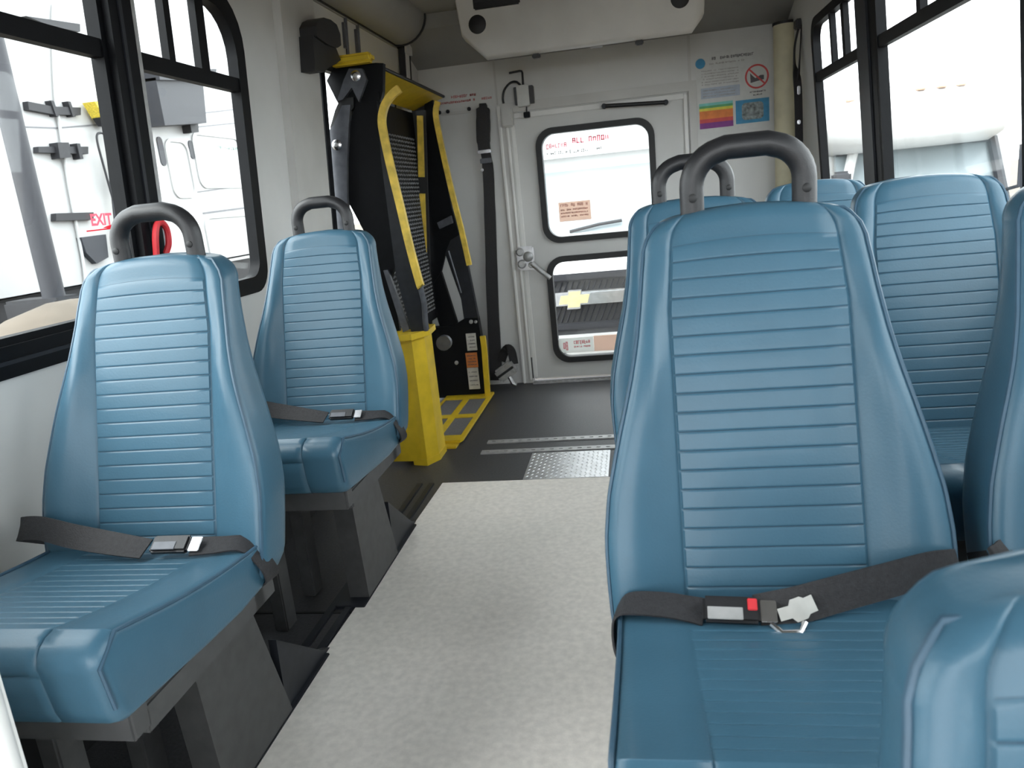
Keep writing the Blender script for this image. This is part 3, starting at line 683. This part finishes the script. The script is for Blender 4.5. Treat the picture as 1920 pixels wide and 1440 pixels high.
# yellow threshold plate on the floor, with four grip-tape panels
xa, xb, ya, yb = -1.14, -.862, 3.345, 4.225
hl = []
xs = [(-1.125, -1.02), (-.985, -.885)]; ys = [(3.43, 3.73), (3.79, 4.10)]
holes = [[(a, c), (b, c), (b, d), (a, d)] for a, b in xs for c, d in ys]
th = obj('threshold_plate', plate([(xa, ya), (xb-.01, ya), (xb, ya+.03), (xb, yb), (xa, yb)], holes, lambda u, v, d: (u, v, d), .012, .024), 'yellow', lift, smooth=0)
for h in holes: obj('grip_panel', plate(h, [], lambda u, v, d: (u, v, d), .012, .020), 'grip_tape', th, smooth=0)
obj('under_plate', box(xa, xb-.02, ya-.05, yb, .0, .011, b=0), 'yellow', th, smooth=0)
# black cover at the top of the lift doorway
bc = thing('door_operator', 'black plastic door-operator cover at the top corner beside the lift', 'door operator', LW(2.92, 1.63, .03))
obj('cover', plate([(2.80, 1.74), (2.80, 1.775), (2.83, 1.80), (2.88, 1.818), (2.95, 1.824), (3.01, 1.818), (3.04, 1.79), (3.04, 1.75), (3.0, 1.735), (2.9, 1.73)], [], LW, .095, .031), 'black_plastic', bc)
obj('motor', plate([(2.79, 1.745), (2.98, 1.745), (3.01, 1.735), (3.05, 1.70), (3.0, 1.68), (2.92, 1.655), (2.86, 1.63), (2.78, 1.625)], [], LW, .085, .031), 'black_rubber', bc)

# ================================================================ THINGS ON THE REAR WALL AND CEILING
ac = thing('air_conditioner', 'large off-white air-conditioning unit under the rear ceiling', 'air conditioner', (-.2, 4.1, 1.78))
def acp(x0, x1, ch_):  # outline seen from the front at one depth
    return [(x0+ch_, 0), (x1-ch_*.5, 0), (x1, ch_*.6), (x1+.02, .32), (x0-.02, .32), (x0, ch_)]
secs = [0, 0, (3.895, .022, -.762, .370, .11), (3.905, .008, -.768, .374, .11), (3.94, .002, -.76, .368, .10), (4.42, .105, -.72, .34, .07)]
v = []
for (y, dz, x0, x1, c_) in secs[2:]:
    v += [(x, y, 1.775+max(z, 0)+(dz if z < .2 else 0)) for x, z in acp(x0, x1, c_)]
fcs = []
for i in range(3):
    for k in range(6): fcs.append((i*6+k, i*6+(k+1) % 6, (i+1)*6+(k+1) % 6, (i+1)*6+k))
fcs += [tuple(range(6)), tuple(range(23, 17, -1))]
body = finish('housing', v, fcs, 'white_plastic', ac, smooth=50)
for x, z in ((-.685, 1.935), (.268, 1.925)):
    obj('port', disc_dome((x, 3.902, z), (0, -1, 0), .043, .012, 24), 'black_rubber', body)
for x0, x1 in ((-.695, -.47), (-.45, .05), (.07, .23)):
    vt = obj('vent', box(x0, x1, 3.884, 3.903, 1.998 if x0 < -.6 else 2.012, 2.09, b=.006), 'black_rubber', body)
    for k in range(2): obj('vane', box(x0+.01, x1-.01, 3.879, 3.886, 2.03+.02*k, 2.035+.02*k, b=0), 'black_plastic', vt, smooth=0)
for x in (-.42, .075): obj('catch', box(x-.02, x+.02, 3.93, 3.97, 1.758, 1.778, b=.005), 'black_plastic', body)
obj('catch_label', box(-.16, -.10, 4.0, 4.04, 1.784, 1.788, b=0), 'alu_dull', body, smooth=0)

po = thing('poster', 'passenger notice on the rear wall with rainbow bars and a red prohibition circle', 'poster', (.57, YR, 1.35))
W_ = XZ(YR)
obj('sheet', plate([(.378, 1.352), (.772, 1.352), (.762, 1.765), (.378, 1.765)], [], W_, .002, 0), 'paper', po, smooth=0)
obj('blue_dot', plate([(.402+.026*math.cos(t*math.pi/10), 1.712+.026*math.sin(t*math.pi/10)) for t in range(20)], [], W_, .003, .002), 'p_blue', po, smooth=0)
scribble(W_, .44, .68, 1.722, 1.738, 22, 'dark_print', po, 'print_line', 31, .0026)
scribble(W_, .44, .64, 1.70, 1.709, 24, 'grey_print', po, 'print_line', 32, .0026)
for k in range(6): scribble(W_, .405, .60, 1.668-k*.014, 1.675-k*.014, 24, 'grey_print', po, 'print_line', 40+k, .0026)
obj('blue_box', plate([(.40, 1.53), (.605, 1.53), (.605, 1.585), (.40, 1.585)], [], W_, .003, .002), 'paper_blue', po, smooth=0)
for k in range(3): scribble(W_, .41, .58, 1.538+k*.015, 1.545+k*.015, 20, 'grey_print', po, 'print_line', 50+k, .0036)
cx, cz = .694, 1.614
ring = plate([(cx+.062*math.cos(R(a)), cz+.062*math.sin(R(a))) for a in range(0, 360, 12)], [[(cx+.053*math.cos(R(a)), cz+.053*math.sin(R(a))) for a in range(0, 360, 12)]], W_, .0036, .002)
obj('prohibition_ring', ring, 'p_red', po, smooth=0)
obj('prohibition_bar', plate([(cx-.042, cz+.036), (cx-.036, cz+.042), (cx+.042, cz-.036), (cx+.036, cz-.042)], [], W_, .0042, .002), 'p_red', po, smooth=0)
obj('pictogram', plate([(cx-.035, cz+.02), (cx-.022, cz+.005), (cx-.008, cz-.008), (cx+.018, cz+.005), (cx+.036, cz+.004), (cx+.036, cz-.018), (cx, cz-.024), (cx-.033, cz-.03)], [], W_, .0032, .002), 'dark_print', po, smooth=0)
scribble(W_, .655, .738, 1.533, 1.542, 9, 'dark_print', po, 'print_line', 61, .0026); scribble(W_, .672, .72, 1.518, 1.526, 5, 'dark_print', po, 'print_line', 62, .0026)
for i, m in enumerate(('p_purple', 'p_red', 'p_orange', 'p_orange', 'p_yellow', 'p_green', 'p_teal')):
    h0 = [0, .03, .05, .07, .092, .106, .118, .132]
    obj('colour_bar', plate([(.388, 1.375+h0[i]), (.566, 1.375+h0[i]), (.566, 1.375+h0[i+1]), (.388, 1.375+h0[i+1])], [], W_, .003, .002), m, po, smooth=0)
obj('picture', plate([(.58, 1.381), (.755, 1.381), (.755, 1.502), (.58, 1.502)], [], W_, .003, .002), 'p_blue', po, smooth=0)
obj('picture_center', plate(rrect(.612, .725, 1.398, 1.486, .02), [], W_, .0036, .003), 'p_grey', po, smooth=0)

sg = thing('notice_strip', 'small white strip with two lines of faded red print above the hanging belt', 'sign', (-.9, YR, 1.64))
obj('strip', plate([(-1.075, 1.64), (-.742, 1.64), (-.738, 1.715), (-1.07, 1.715)], [], W_, .002, 0), 'wall', sg, smooth=0)
scribble(W_, -.985, -.84, 1.692, 1.708, 12, 'red_print', sg, 'print_line', 71, .0026); scribble(W_, -1.065, -.75, 1.666, 1.68, 26, 'red_print', sg, 'print_line', 72, .0026)
mk = obj('mounting_bar', box(-1.05, -.85, YR-.012, YR, 1.605, 1.622, b=.003), 'wall_trim', sg)
for x in (-1.06, -1.01, -.885): obj('stud', disc_dome((x, YR-.012, 1.625), (0, -1, 0), .011, .012, 10), 'dark_metal', sg)

sn = thing('door_sensor', 'small white alarm box with black cables above the rear door corner', 'sensor', (-.56, YR, 1.6))
b_ = obj('case', box(-.600, -.532, YR-.06, YR-.01, 1.60, 1.712, b=.004), 'paper', sn)
obj('side_plate', box(-.616, -.600, YR-.05, YR, 1.612, 1.706, b=.002), 'black_plastic', sn); obj('side_plate', box(-.532, -.508, YR-.05, YR, 1.612, 1.706, b=.002), 'black_plastic', sn)
obj('cable', tube([(-.563, YR-.03, 1.70), (-.561, YR-.03, 1.778), (-.565, YR-.03, 1.787), (-.575, YR-.03, 1.789), (-.635, YR-.03, 1.785)], .006, 8), 'black_plastic', sn)
obj('cable', tube(smooth_path([(-.575, YR-.03, 1.712), (-.60, YR-.03, 1.735), (-.635, YR-.03, 1.732), (-.67, YR-.03, 1.70), (-.683, YR-.03, 1.66), (-.682, YR-.03, 1.63)]), .006, 8), 'black_plastic', sn)
obj('plug', box(-.575, -.54, YR-.035, YR-.005, 1.54, 1.572, b=.003), 'black_metal', sn); obj('cable', tube([(-.555, YR-.02, 1.60), (-.557, YR-.02, 1.57)], .004, 6), 'black_plastic', sn)
hb = obj('hinge_cover', box(-.70, -.635, YR-.05, YR-.017, 1.50, 1.605, b=.008), 'wall_trim'); tag(hb, 'beige hinge cover at the top left corner of the rear door', 'hinge cover')

bt = thing('hanging_belt', 'long black restraint belt hanging left of the rear door with a chrome ratchet', 'belt', (-.83, YR-.06, .02))
obj('folded_webbing', strap([((-.795, 4.45, 1.635), (1, 0, 0)), ((-.797, 4.44, 1.60), (1, 0, 0)), ((-.803, 4.43, 1.52), (1, 0, 0)), ((-.81, 4.43, 1.45), (1, 0, 0)), ((-.812, 4.44, 1.385), (1, 0, 0))], [.04, .072, .076, .074, .066], .035), 'webbing', bt)
obj('webbing', strap([((-.812, 4.45, 1.40), (1, 0, 0)), ((-.805, 4.45, 1.27), (1, 0, 0)), ((-.83, 4.45, .9), (1, 0, 0)), ((-.86, 4.45, .5), (1, 0, 0)), ((-.885, 4.45, .04), (1, 0, 0))], [.055, .062, .066, .07, .074], .02), 'webbing', bt)
obj('slide_clip', box(-.848, -.772, 4.415, 4.435, 1.372, 1.39, b=.003), 'chrome', bt); obj('slide_clip', box(-.842, -.776, 4.425, 4.44, 1.318, 1.345, b=.003), 'grey_metal', bt)
obj('hook', box(-.842, -.826, 4.42, 4.44, 1.275, 1.29, b=.002), 'chrome', bt)
Mr = Matrix.Translation((-.812, 4.40, .105)) @ Matrix.Rotation(R(-32), 4, 'Y')
obj('ratchet', box(-.062, .062, -.03, .03, -.045, .04, b=.012, M=Mr), 'alu_dull', bt)
obj('ratchet_bar', box(-.06, .06, -.036, -.028, -.01, .005, b=.002, M=Mr), 'dark_metal', bt)
obj('ratchet_pin', tube([(-.79, 4.38, .07), (-.77, 4.37, .03), (-.75, 4.37, .02)], .012, 8), 'alu', bt)
obj('webbing_loop', strap([((-.84, 4.44, .16), (1, 0, 0)), ((-.80, 4.42, .235), (1, 0, .5)), ((-.77, 4.42, .22), (.8, 0, .8)), ((-.76, 4.42, .14), (1, 0, 0))], .05, .012), 'webbing', bt)

co = thing('corner_column', 'cream padded column in the rear right corner', 'column', (.82, 4.40, 0))
obj('padding', tube([(.822, 4.40, 0), (.822, 4.40, 1.835)], .058, 24), 'cream', co)
obj('top_ring', tube([(.822, 4.40, 1.835), (.822, 4.40, 1.848)], .062, 24), 'black_rubber', co)
rb = thing('shoulder_belt', 'black shoulder belt hanging between the cream column and the rear right window', 'belt', (.835, 4.2, 1.1))
obj('webbing', strap([((.85, 4.2, 1.79), (.3, 1, 0)), ((.83, 4.2, 1.70), (.3, 1, 0)), ((.828, 4.2, 1.62), (.4, 1, 0)), ((.84, 4.2, 1.54), (1, .3, 0)), ((.846, 4.2, 1.40), (1, .3, 0)), ((.848, 4.2, 1.05), (1, .3, 0))], .04, .006), 'webbing', rb)
obj('webbing', strap([((.858, 4.18, 1.79), (.3, 1, 0)), ((.852, 4.19, 1.66), (.3, 1, 0)), ((.846, 4.2, 1.54), (.6, 1, 0))], .03, .004), 'webbing', rb)
obj('tongue', box(.834, .85, 4.17, 4.18, 1.47, 1.51, b=.003), 'chrome', rb); obj('clip', box(.834, .85, 4.17, 4.18, 1.33, 1.35, b=.003), 'chrome', rb)
obj('anchor', box(.83, .872, 4.17, 4.23, 1.775, 1.82, b=.006), 'black_plastic', rb)

# red release handle on the left post, EXIT decal on the window
rh = tag(obj('emergency_handle', tube(smooth_path([LW(1.752, 1.065, .045), LW(1.752, 1.11, .05), LW(1.765, 1.138, .05), LW(1.785, 1.142, .05), LW(1.803, 1.125, .05), LW(1.806, 1.09, .048), LW(1.80, 1.065, .04)]), .008, 8), 'red'), 'red curved emergency release handle on the black left post', 'handle')
dfn = lambda u, v, d: LW(1.638+u, 1.16+v, -.006+d)
text_mesh('EXIT', .036, dfn, 'red_sticker', w2, 'exit_decal')
obj('decal_line', plate([(-.055, -.024), (.04, -.022), (.04, -.019), (-.055, -.021)], [], dfn, .0006, 0), 'red_sticker', w2, smooth=0)
obj('decal_arrow', plate([(.0, -.018), (.05, -.022), (.03, -.012)], [], dfn, .0006, 0), 'red_sticker', w2, smooth=0)

# ================================================================ OUTSIDE
gr = finish('ground', [(-90, -60, -.72), (90, -60, -.72), (90, 120, -.72), (-90, 120, -.72)], [(0, 1, 2, 3)], 'dirt', smooth=0)
tag(gr, 'pale dirt yard around the bus', None, kind='structure')
# dirt bank just outside the left window
v = []; f = []; nx, ny = 16, 26
for i in range(nx+1):
    for j in range(ny+1):
        u, t = i/nx, j/ny
        h = math.sin(math.pi*u)**.8*math.sin(math.pi*t)**.6
        x = -4.4+1.9*u; y = 1.6+5.2*t
        v.append((x, y, -.73+h*(1.50+.06*math.sin(9*t+3*u)+.05*math.sin(23*t-5*u))))
for i in range(nx):
    for j in range(ny): a = i*(ny+1)+j; f.append((a, a+1, a+ny+2, a+ny+1))
tag(finish('dirt_heap', v, f, 'dirt'), 'heap of tan dirt outside the nearest left window', 'dirt heap')

# white semi truck cab
def K(y, z, s=4/7): return (y*s, 1.12+(z-1.12)*s)
TX = -4.0-.6
sc_ = .6+4/7
SC_ = 4.6/7
K = lambda y, z: (y*SC_, 1.12+(z-1.12)*SC_)
tr = thing('semi_truck', 'white semi truck cab with black brackets seen through the left windows', 'truck', (TX-.8, 7.3, -.72))
TW = lambda u, v_, d: (TX+d, u, v_)
obj('cab_side', plate(rrect(4.86, 10.2, .76, 4.2, .05), [], TW, 0, -1.8), 'truck_white', tr)
obj('chassis', box(TX-1.5, TX-.1, 4.6, 10.2, .2, .74, b=.02), 'ext_black', tr)
for y in (5.6, 9.0): obj('wheel', cyl((TX-.3, y, -.2), (1, 0, 0), .52, .3, 28), 'ext_black', tr)
def br(q, name='bracket', m='ext_black', d=.05):
    return obj(name, plate([K(*p) for p in q], [], TW, d, .0), m, tr, smooth=0)
br([(8.80, 3.74), (9.75, 3.83), (9.72, 3.73), (9.20, 3.70)])
b1_ = br([(8.504, 2.755), (8.9, 2.735), (9.408, 2.768), (9.376, 2.673), (8.9, 2.64), (8.492, 2.66)])
b2_ = br([(8.506, 2.244), (9.385, 2.284), (9.353, 2.189), (8.483, 2.176)]); br([(8.78, 2.30), (8.98, 2.31), (8.96, 2.13), (8.76, 2.11)], 'bracket_clamp', d=.08); br([(9.14, 2.31), (9.2, 2.31), (9.2, 2.12), (9.14, 2.12)], 'bracket_clamp', d=.07)
b3_ = br([(8.534, 1.463), (9.206, 1.452), (9.174, 1.358), (8.504, 1.375)])
br([(8.87, 1.15), (9.35, 1.16), (9.30, .86), (9.05, .80), (8.9, .95)], 'bracket', 'ext_grey')
for q in ([(8.87, 2.80), (8.90, 2.62)], [(9.17, 2.82), (9.2, 2.64)]): br([(q[0][0], q[0][1]), (q[0][0]+.05, q[0][1]), (q[1][0]+.05, q[1][1]), (q[1][0], q[1][1])], 'bracket_clamp', d=.06)
hz = [K(*p) for p in ((9.39, 4.0), (9.26, 3.655), (9.05, 2.9), (8.994, 2.496), (8.916, 1.785), (8.867, .922), (8.82, .6))]
obj('air_hose', tube(smooth_path([(TX+.02, y, z) for y, z in hz]), .014, 8), 'truck_white', tr)
def line(p, q, t=.012, m='ext_line'):
    (a, b), (c, d) = K(*p), K(*q)
    obj('panel_line', plate([(a, b-t/2), (c, d-t/2), (c, d+t/2), (a, b+t/2)], [], TW, .004, 0), m, tr, smooth=0)
line((7.7, 2.44), (8.97, 2.494)); line((8.97, 2.494), (11.0, 2.74)); line((12.091, 2.914), (13.9, 3.17)); line((11.936, 2.696), (13.8, 2.92)); line((11.89, 1.692), (13.5, 1.79)); line((11.93, 1.348), (13.5, 1.40), .02)
bb = br([(10.8, 3.28), (12.113, 3.45), (12.05, 3.10), (11.983, 2.74), (10.8, 2.62)], 'equipment_box', 'ext_grey', .22)
br([(10.8, 3.38), (12.5, 3.62), (12.4, 3.42), (10.8, 3.24)], 'box_lid', 'ext_grey', .26)
br([(11.8, 2.78), (12.05, 2.80), (12.02, 2.62), (11.8, 2.60)], 'box_foot', 'ext_black', .1)
oc = K(11.95, 2.36); obj('oval_vent', plate(rrect(oc[0]-.045, oc[0]+.045, oc[1]-.095, oc[1]+.095, .044), [], TW, .01, 0), 'ext_grey', tr, smooth=0)
oc = K(11.1, 2.30); obj('oval_vent', plate(rrect(oc[0]-.045, oc[0]+.045, oc[1]-.14, oc[1]+.14, .044), [], TW, .01, 0), 'ext_grey', tr, smooth=0)
t0, t1 = K(12.8, 2.41), K(13.55, 2.47); scribble(lambda u, v_, d: (TX+.004, u, v_), t0[0], t1[0], t0[1], t1[1], 10, 'green_print', tr, 'lettering', 81)
# embossed panels
for (a, b, c, d) in ((12.0, 13.6, 1.75, 2.65), (11.9, 13.5, .5, 1.3), (11.2, 11.85, 1.6, 2.5)):
    (a, c), (b, d) = K(a, c), K(b, d)
    obj('embossed_rib', plate(rrect(a, b, c, d, .12), [rrect(a+.03, b-.03, c+.03, d-.03, .1)], TW, .015, 0), 'truck_white', tr)
es = obj('exhaust_stack', tube([(TX+.45, 4.90, .72), (TX+.45, 4.90, 4.2)], .075, 20), 'ext_grey', tr)
obj('stack_bracket', box(TX, TX+.45, 4.88, 4.92, 2.5, 2.56, b=.005), 'ext_grey', tr)
obj('stack_foot', box(TX+.1, TX+.55, 4.8, 5.05, .5, .74, b=.02), 'ext_black', tr)
# broom strapped to the cab
bmn = thing('push_broom', 'yellow-bristled broom strapped upright against the white truck', 'broom', (TX+.09, 6.25, 1.0))
def KP(y, z, d=.09): y, z = K(y, z); return (TX+d, y, z)
obj('bristles', plate([K(9.47, 2.83), K(9.98, 2.90), K(9.93, 2.66), K(9.60, 2.64)], [], TW, .16, .04), 'broom_yellow', bmn, smooth=0)
obj('block', plate([K(9.58, 2.65), K(9.95, 2.67), K(9.90, 2.56), K(9.66, 2.55)], [], TW, .15, .05), 'ext_black', bmn, smooth=0)
obj('handle', tube([KP(9.78, 2.56), KP(9.60, 1.7), KP(9.46, .9)], .022, 8), 'ext_grey', bmn)
obj('grip', tube([KP(9.71, 2.2), KP(9.64, 1.75)], .035, 10), 'ext_black', bmn)
pl = thing('pole', 'yellow pole strapped next to the broom on the white truck', 'pole', (TX+.09, 6.4, 1.0))
obj('shaft', tube([KP(10.06, 2.45), KP(9.92, 1.2), KP(9.88, .9)], .03, 8), 'broom_yellow', pl); obj('collar', tube([KP(10.01, 1.95), KP(9.965, 1.6)], .036, 8), 'ext_black', pl)
obj('wire_hook', tube(smooth_path([KP(9.75, 2.42), KP(9.60, 2.46), KP(9.50, 2.38), KP(9.52, 2.0), KP(9.58, 1.4)]), .01, 6), 'ext_black', bmn)

# white trailer with red and white tape
tl = thing('trailer', 'white box trailer with red reflective tape at the far left', 'trailer', (-11.4, 9.5, -.72))
obj('box', box(-13, -10, 4.5, 14.5, .60, 4.6, b=.03), 'truck_white', tl)
obj('underframe', box(-12.6, -10.3, 4.6, 14.4, .1, .60, b=.02), 'ext_black', tl)
for y in (5.5, 12.6): obj('wheel', cyl((-10.4, y, -.2), (1, 0, 0), .52, .3, 24), 'ext_black', tl)
for k in range(14): obj('red_tape', box(-10.0, -9.995, 9.0+k*.42, 9.17+k*.42, .655, .72, b=0), 'red', tl, smooth=0)

# white van right behind the rear door
va = thing('parked_van', 'white van parked behind the rear door, dark grille with a gold bow-tie emblem', 'van', (-.1, 6.8, -.72))
VX0, VX1, VY = -1.15, .95, 5.6
obj('bumper', box(VX0, VX1, VY-.08, VY+.3, -.22, .075, b=.04, seg=3), 'bus_white', va)
g = obj('grille', box(VX0+.12, VX1-.12, VY, VY+.12, .06, .525, b=.01), 'grille_dark', va)
mb = MB()
for i in range(44):
    for (z0, z1) in ((.17, .29), (.405, .47)):
        x = -1.0+i*.042
        mb.add([(x, VY-.003, z0), (x+.010, VY-.003, z0), (x+.010+(z1-z0)*.45, VY-.003, z1), (x+(z1-z0)*.45, VY-.003, z1), (x+.005, VY-.012, z0), (x+.005+(z1-z0)*.45, VY-.012, z1)],
               [(0, 4, 5, 3), (4, 1, 2, 5), (0, 1, 4), (3, 5, 2)])
tag(obj('grille_mesh', mb, 'ext_grey', g, smooth=0), kind='stuff')
obj('grille_bar', box(VX0+.1, VX1-.1, VY-.035, VY+.02, .298, .398, b=.012), 'chrome', g)
obj('grille_rim', box(VX0+.1, VX1-.1, VY-.02, VY+.05, .475, .53, b=.01), 'ext_grey', g)
obj('grille_rim', box(VX0+.1, VX1-.1, VY-.02, VY+.05, .11, .165, b=.01), 'ext_grey', g)
bw = [(-.115, -.036), (-.096, .026), (-.042, .026), (-.036, .053), (.052, .053), (.046, .026), (.115, .026), (.096, -.036), (.042, -.036), (.036, -.063), (-.052, -.063), (-.046, -.036)]
E1 = lambda u, v_, d: (-.462+u, VY-.035-d, .350+v_)
obj('emblem_rim', plate([(a*1.12, b*1.22) for a, b in bw], [], E1, .012, 0), 'chrome', g, smooth=0)
obj('emblem', plate(bw, [], E1, .018, .010), 'gold', g, smooth=0)
for s, x in ((-1, VX0+.02), (1, VX1-.26)): obj('headlamp', box(x, x+.24, VY-.01, VY+.1, .2, .5, b=.02), 'alu_dull', va)
hd_ = MB().add([(VX0, VY, .53), (VX1, VY, .53), (VX1-.02, VY+1.25, .76), (VX0+.02, VY+1.25, .76), (VX0, VY+.1, -.3), (VX1, VY+.1, -.3), (VX1, VY+1.4, -.3), (VX0, VY+1.4, -.3)],
              [(0, 1, 2, 3), (4, 5, 6, 7), (0, 1, 5, 4), (1, 2, 6, 5), (2, 3, 7, 6), (3, 0, 4, 7)])
obj('hood', hd_, 'bus_white', va, smooth=0)
ws = MB().add([(VX0+.06, VY+1.22, .755), (VX1-.06, VY+1.22, .755), (VX1-.16, VY+1.78, 1.30), (VX0+.16, VY+1.78, 1.30), (VX0+.06, VY+1.30, .755), (VX1-.06, VY+1.30, .755), (VX1-.16, VY+1.86, 1.30), (VX0+.16, VY+1.86, 1.30)],
             [(0, 1, 2, 3), (4, 5, 6, 7), (0, 1, 5, 4), (1, 2, 6, 5), (2, 3, 7, 6), (3, 0, 4, 7)])
obj('windshield', ws, 'windshield', va, smooth=0)
obj('roof_cap', box(VX0-.05, VX1+.05, VY+1.70, VY+6, 1.30, 2.1, b=.12, seg=4), 'bus_white', va)
obj('body', box(VX0-.05, VX1+.05, VY+1.9, VY+6, -.4, 1.4, b=.05), 'bus_white', va)
wp = obj('wiper', tube([(-.56, VY+1.20, .77), (-.30, VY+1.235, .81), (-.1, VY+1.25, .825)], .014, 8), 'ext_black', va)
obj('wiper', tube([(.0, VY+1.20, .77), (.26, VY+1.235, .81), (.46, VY+1.25, .825)], .014, 8), 'ext_black', va)
obj('bumper_label', box(-.47, -.2, VY-.083, VY-.08, -.02, .05, b=0), 'paper', va, smooth=0)
for x in (VX0+.15, VX1-.15): obj('wheel', cyl((x, VY+.8, -.37), (1, 0, 0), .35, .22, 24), 'ext_black', va)

# white shuttle bus seen through the right windows
sb = thing('shuttle_bus', 'white shuttle bus with amber roof lights beyond the right windows', 'bus', (2.7, 10, -.72))
cap = MB(); secs = [(8.0, 1.24, 1.60, 1.80, 3.62), (7.9, 1.30, 1.52, 1.86, 3.56)]
pts = []
rows = [(8.55, 1.80, 1.80, 3.70), (8.15, 1.72, 1.84, 3.66), (7.95, 1.58, 1.90, 3.60), (7.88, 1.42, 1.93, 3.57), (7.95, 1.28, 1.95, 3.55), (8.2, 1.205, 1.97, 3.53), (8.6, 1.19, 1.97, 3.53)]
v = []; f = []
for (y, z, a, b) in rows:
    n_ = 12
    for k in range(n_+1):
        t = k/n_; x = a+(b-a)*t; e = max(0, abs(2*t-1)-.7)/.3; v.append((x, y+.35*e*e, z))
for i in range(len(rows)-1):
    for k in range(12): a = i*13+k; f.append((a, a+1, a+14, a+13))
obj('cap', MB().add(v, f), 'bus_white', sb, smooth=60)
obj('body', box(1.78, 3.75, 8.5, 14, -.3, 1.85, b=.08, seg=3), 'bus_white', sb)
for i, x in enumerate((2.11, 2.74, 2.925, 3.095, 3.45)):
    obj('roof_light', box(x-.042, x+.042, 8.10, 8.18, 1.715 if i else 1.68, 1.75 if i else 1.71, b=.008), 'amber', sb)
obj('windshield', MB().add([(2.0, 8.12, .55), (3.5, 8.12, .55), (3.47, 8.42, 1.21), (2.05, 8.42, 1.21), (2.0, 8.2, .55), (3.5, 8.2, .55), (3.47, 8.5, 1.21), (2.05, 8.5, 1.21)],
    [(0, 1, 2, 3), (4, 5, 6, 7), (0, 1, 5, 4), (1, 2, 6, 5), (2, 3, 7, 6), (3, 0, 4, 7)]), 'windshield', sb, smooth=0)
obj('windshield_gasket', tube([(2.05, 8.39, 1.205), (2.7, 8.37, 1.225), (3.47, 8.39, 1.205)], .018, 8), 'ext_grey', sb)
obj('pillar', tube([(1.98, 8.06, .5), (2.2, 8.35, 1.22)], .05, 8), 'bus_white', sb)
obj('pillar', tube([(3.52, 8.06, .5), (3.49, 8.40, 1.22)], .05, 8), 'ext_grey', sb)
obj('hood', box(1.95, 3.55, 7.0, 8.2, -.3, .56, b=.1, seg=3), 'bus_white', sb)
for (x, z0, z1) in ((1.985, .82, 1.045), (3.63, .72, 1.16)):
    m_ = obj('mirror', box(x-.09, x+.09, 7.9, 7.98, z0, z1, b=.03, seg=3), 'ext_grey', sb)
    obj('mirror_arm', tube([(x, 7.96, z0+.05), (x+(.12 if x < 2.5 else -.12), 8.15, z0)], .016, 8), 'ext_black', m_)
for x in (2.0, 3.5): obj('wheel', cyl((x, 7.7, -.34), (1, 0, 0), .38, .24, 24), 'ext_black', sb)
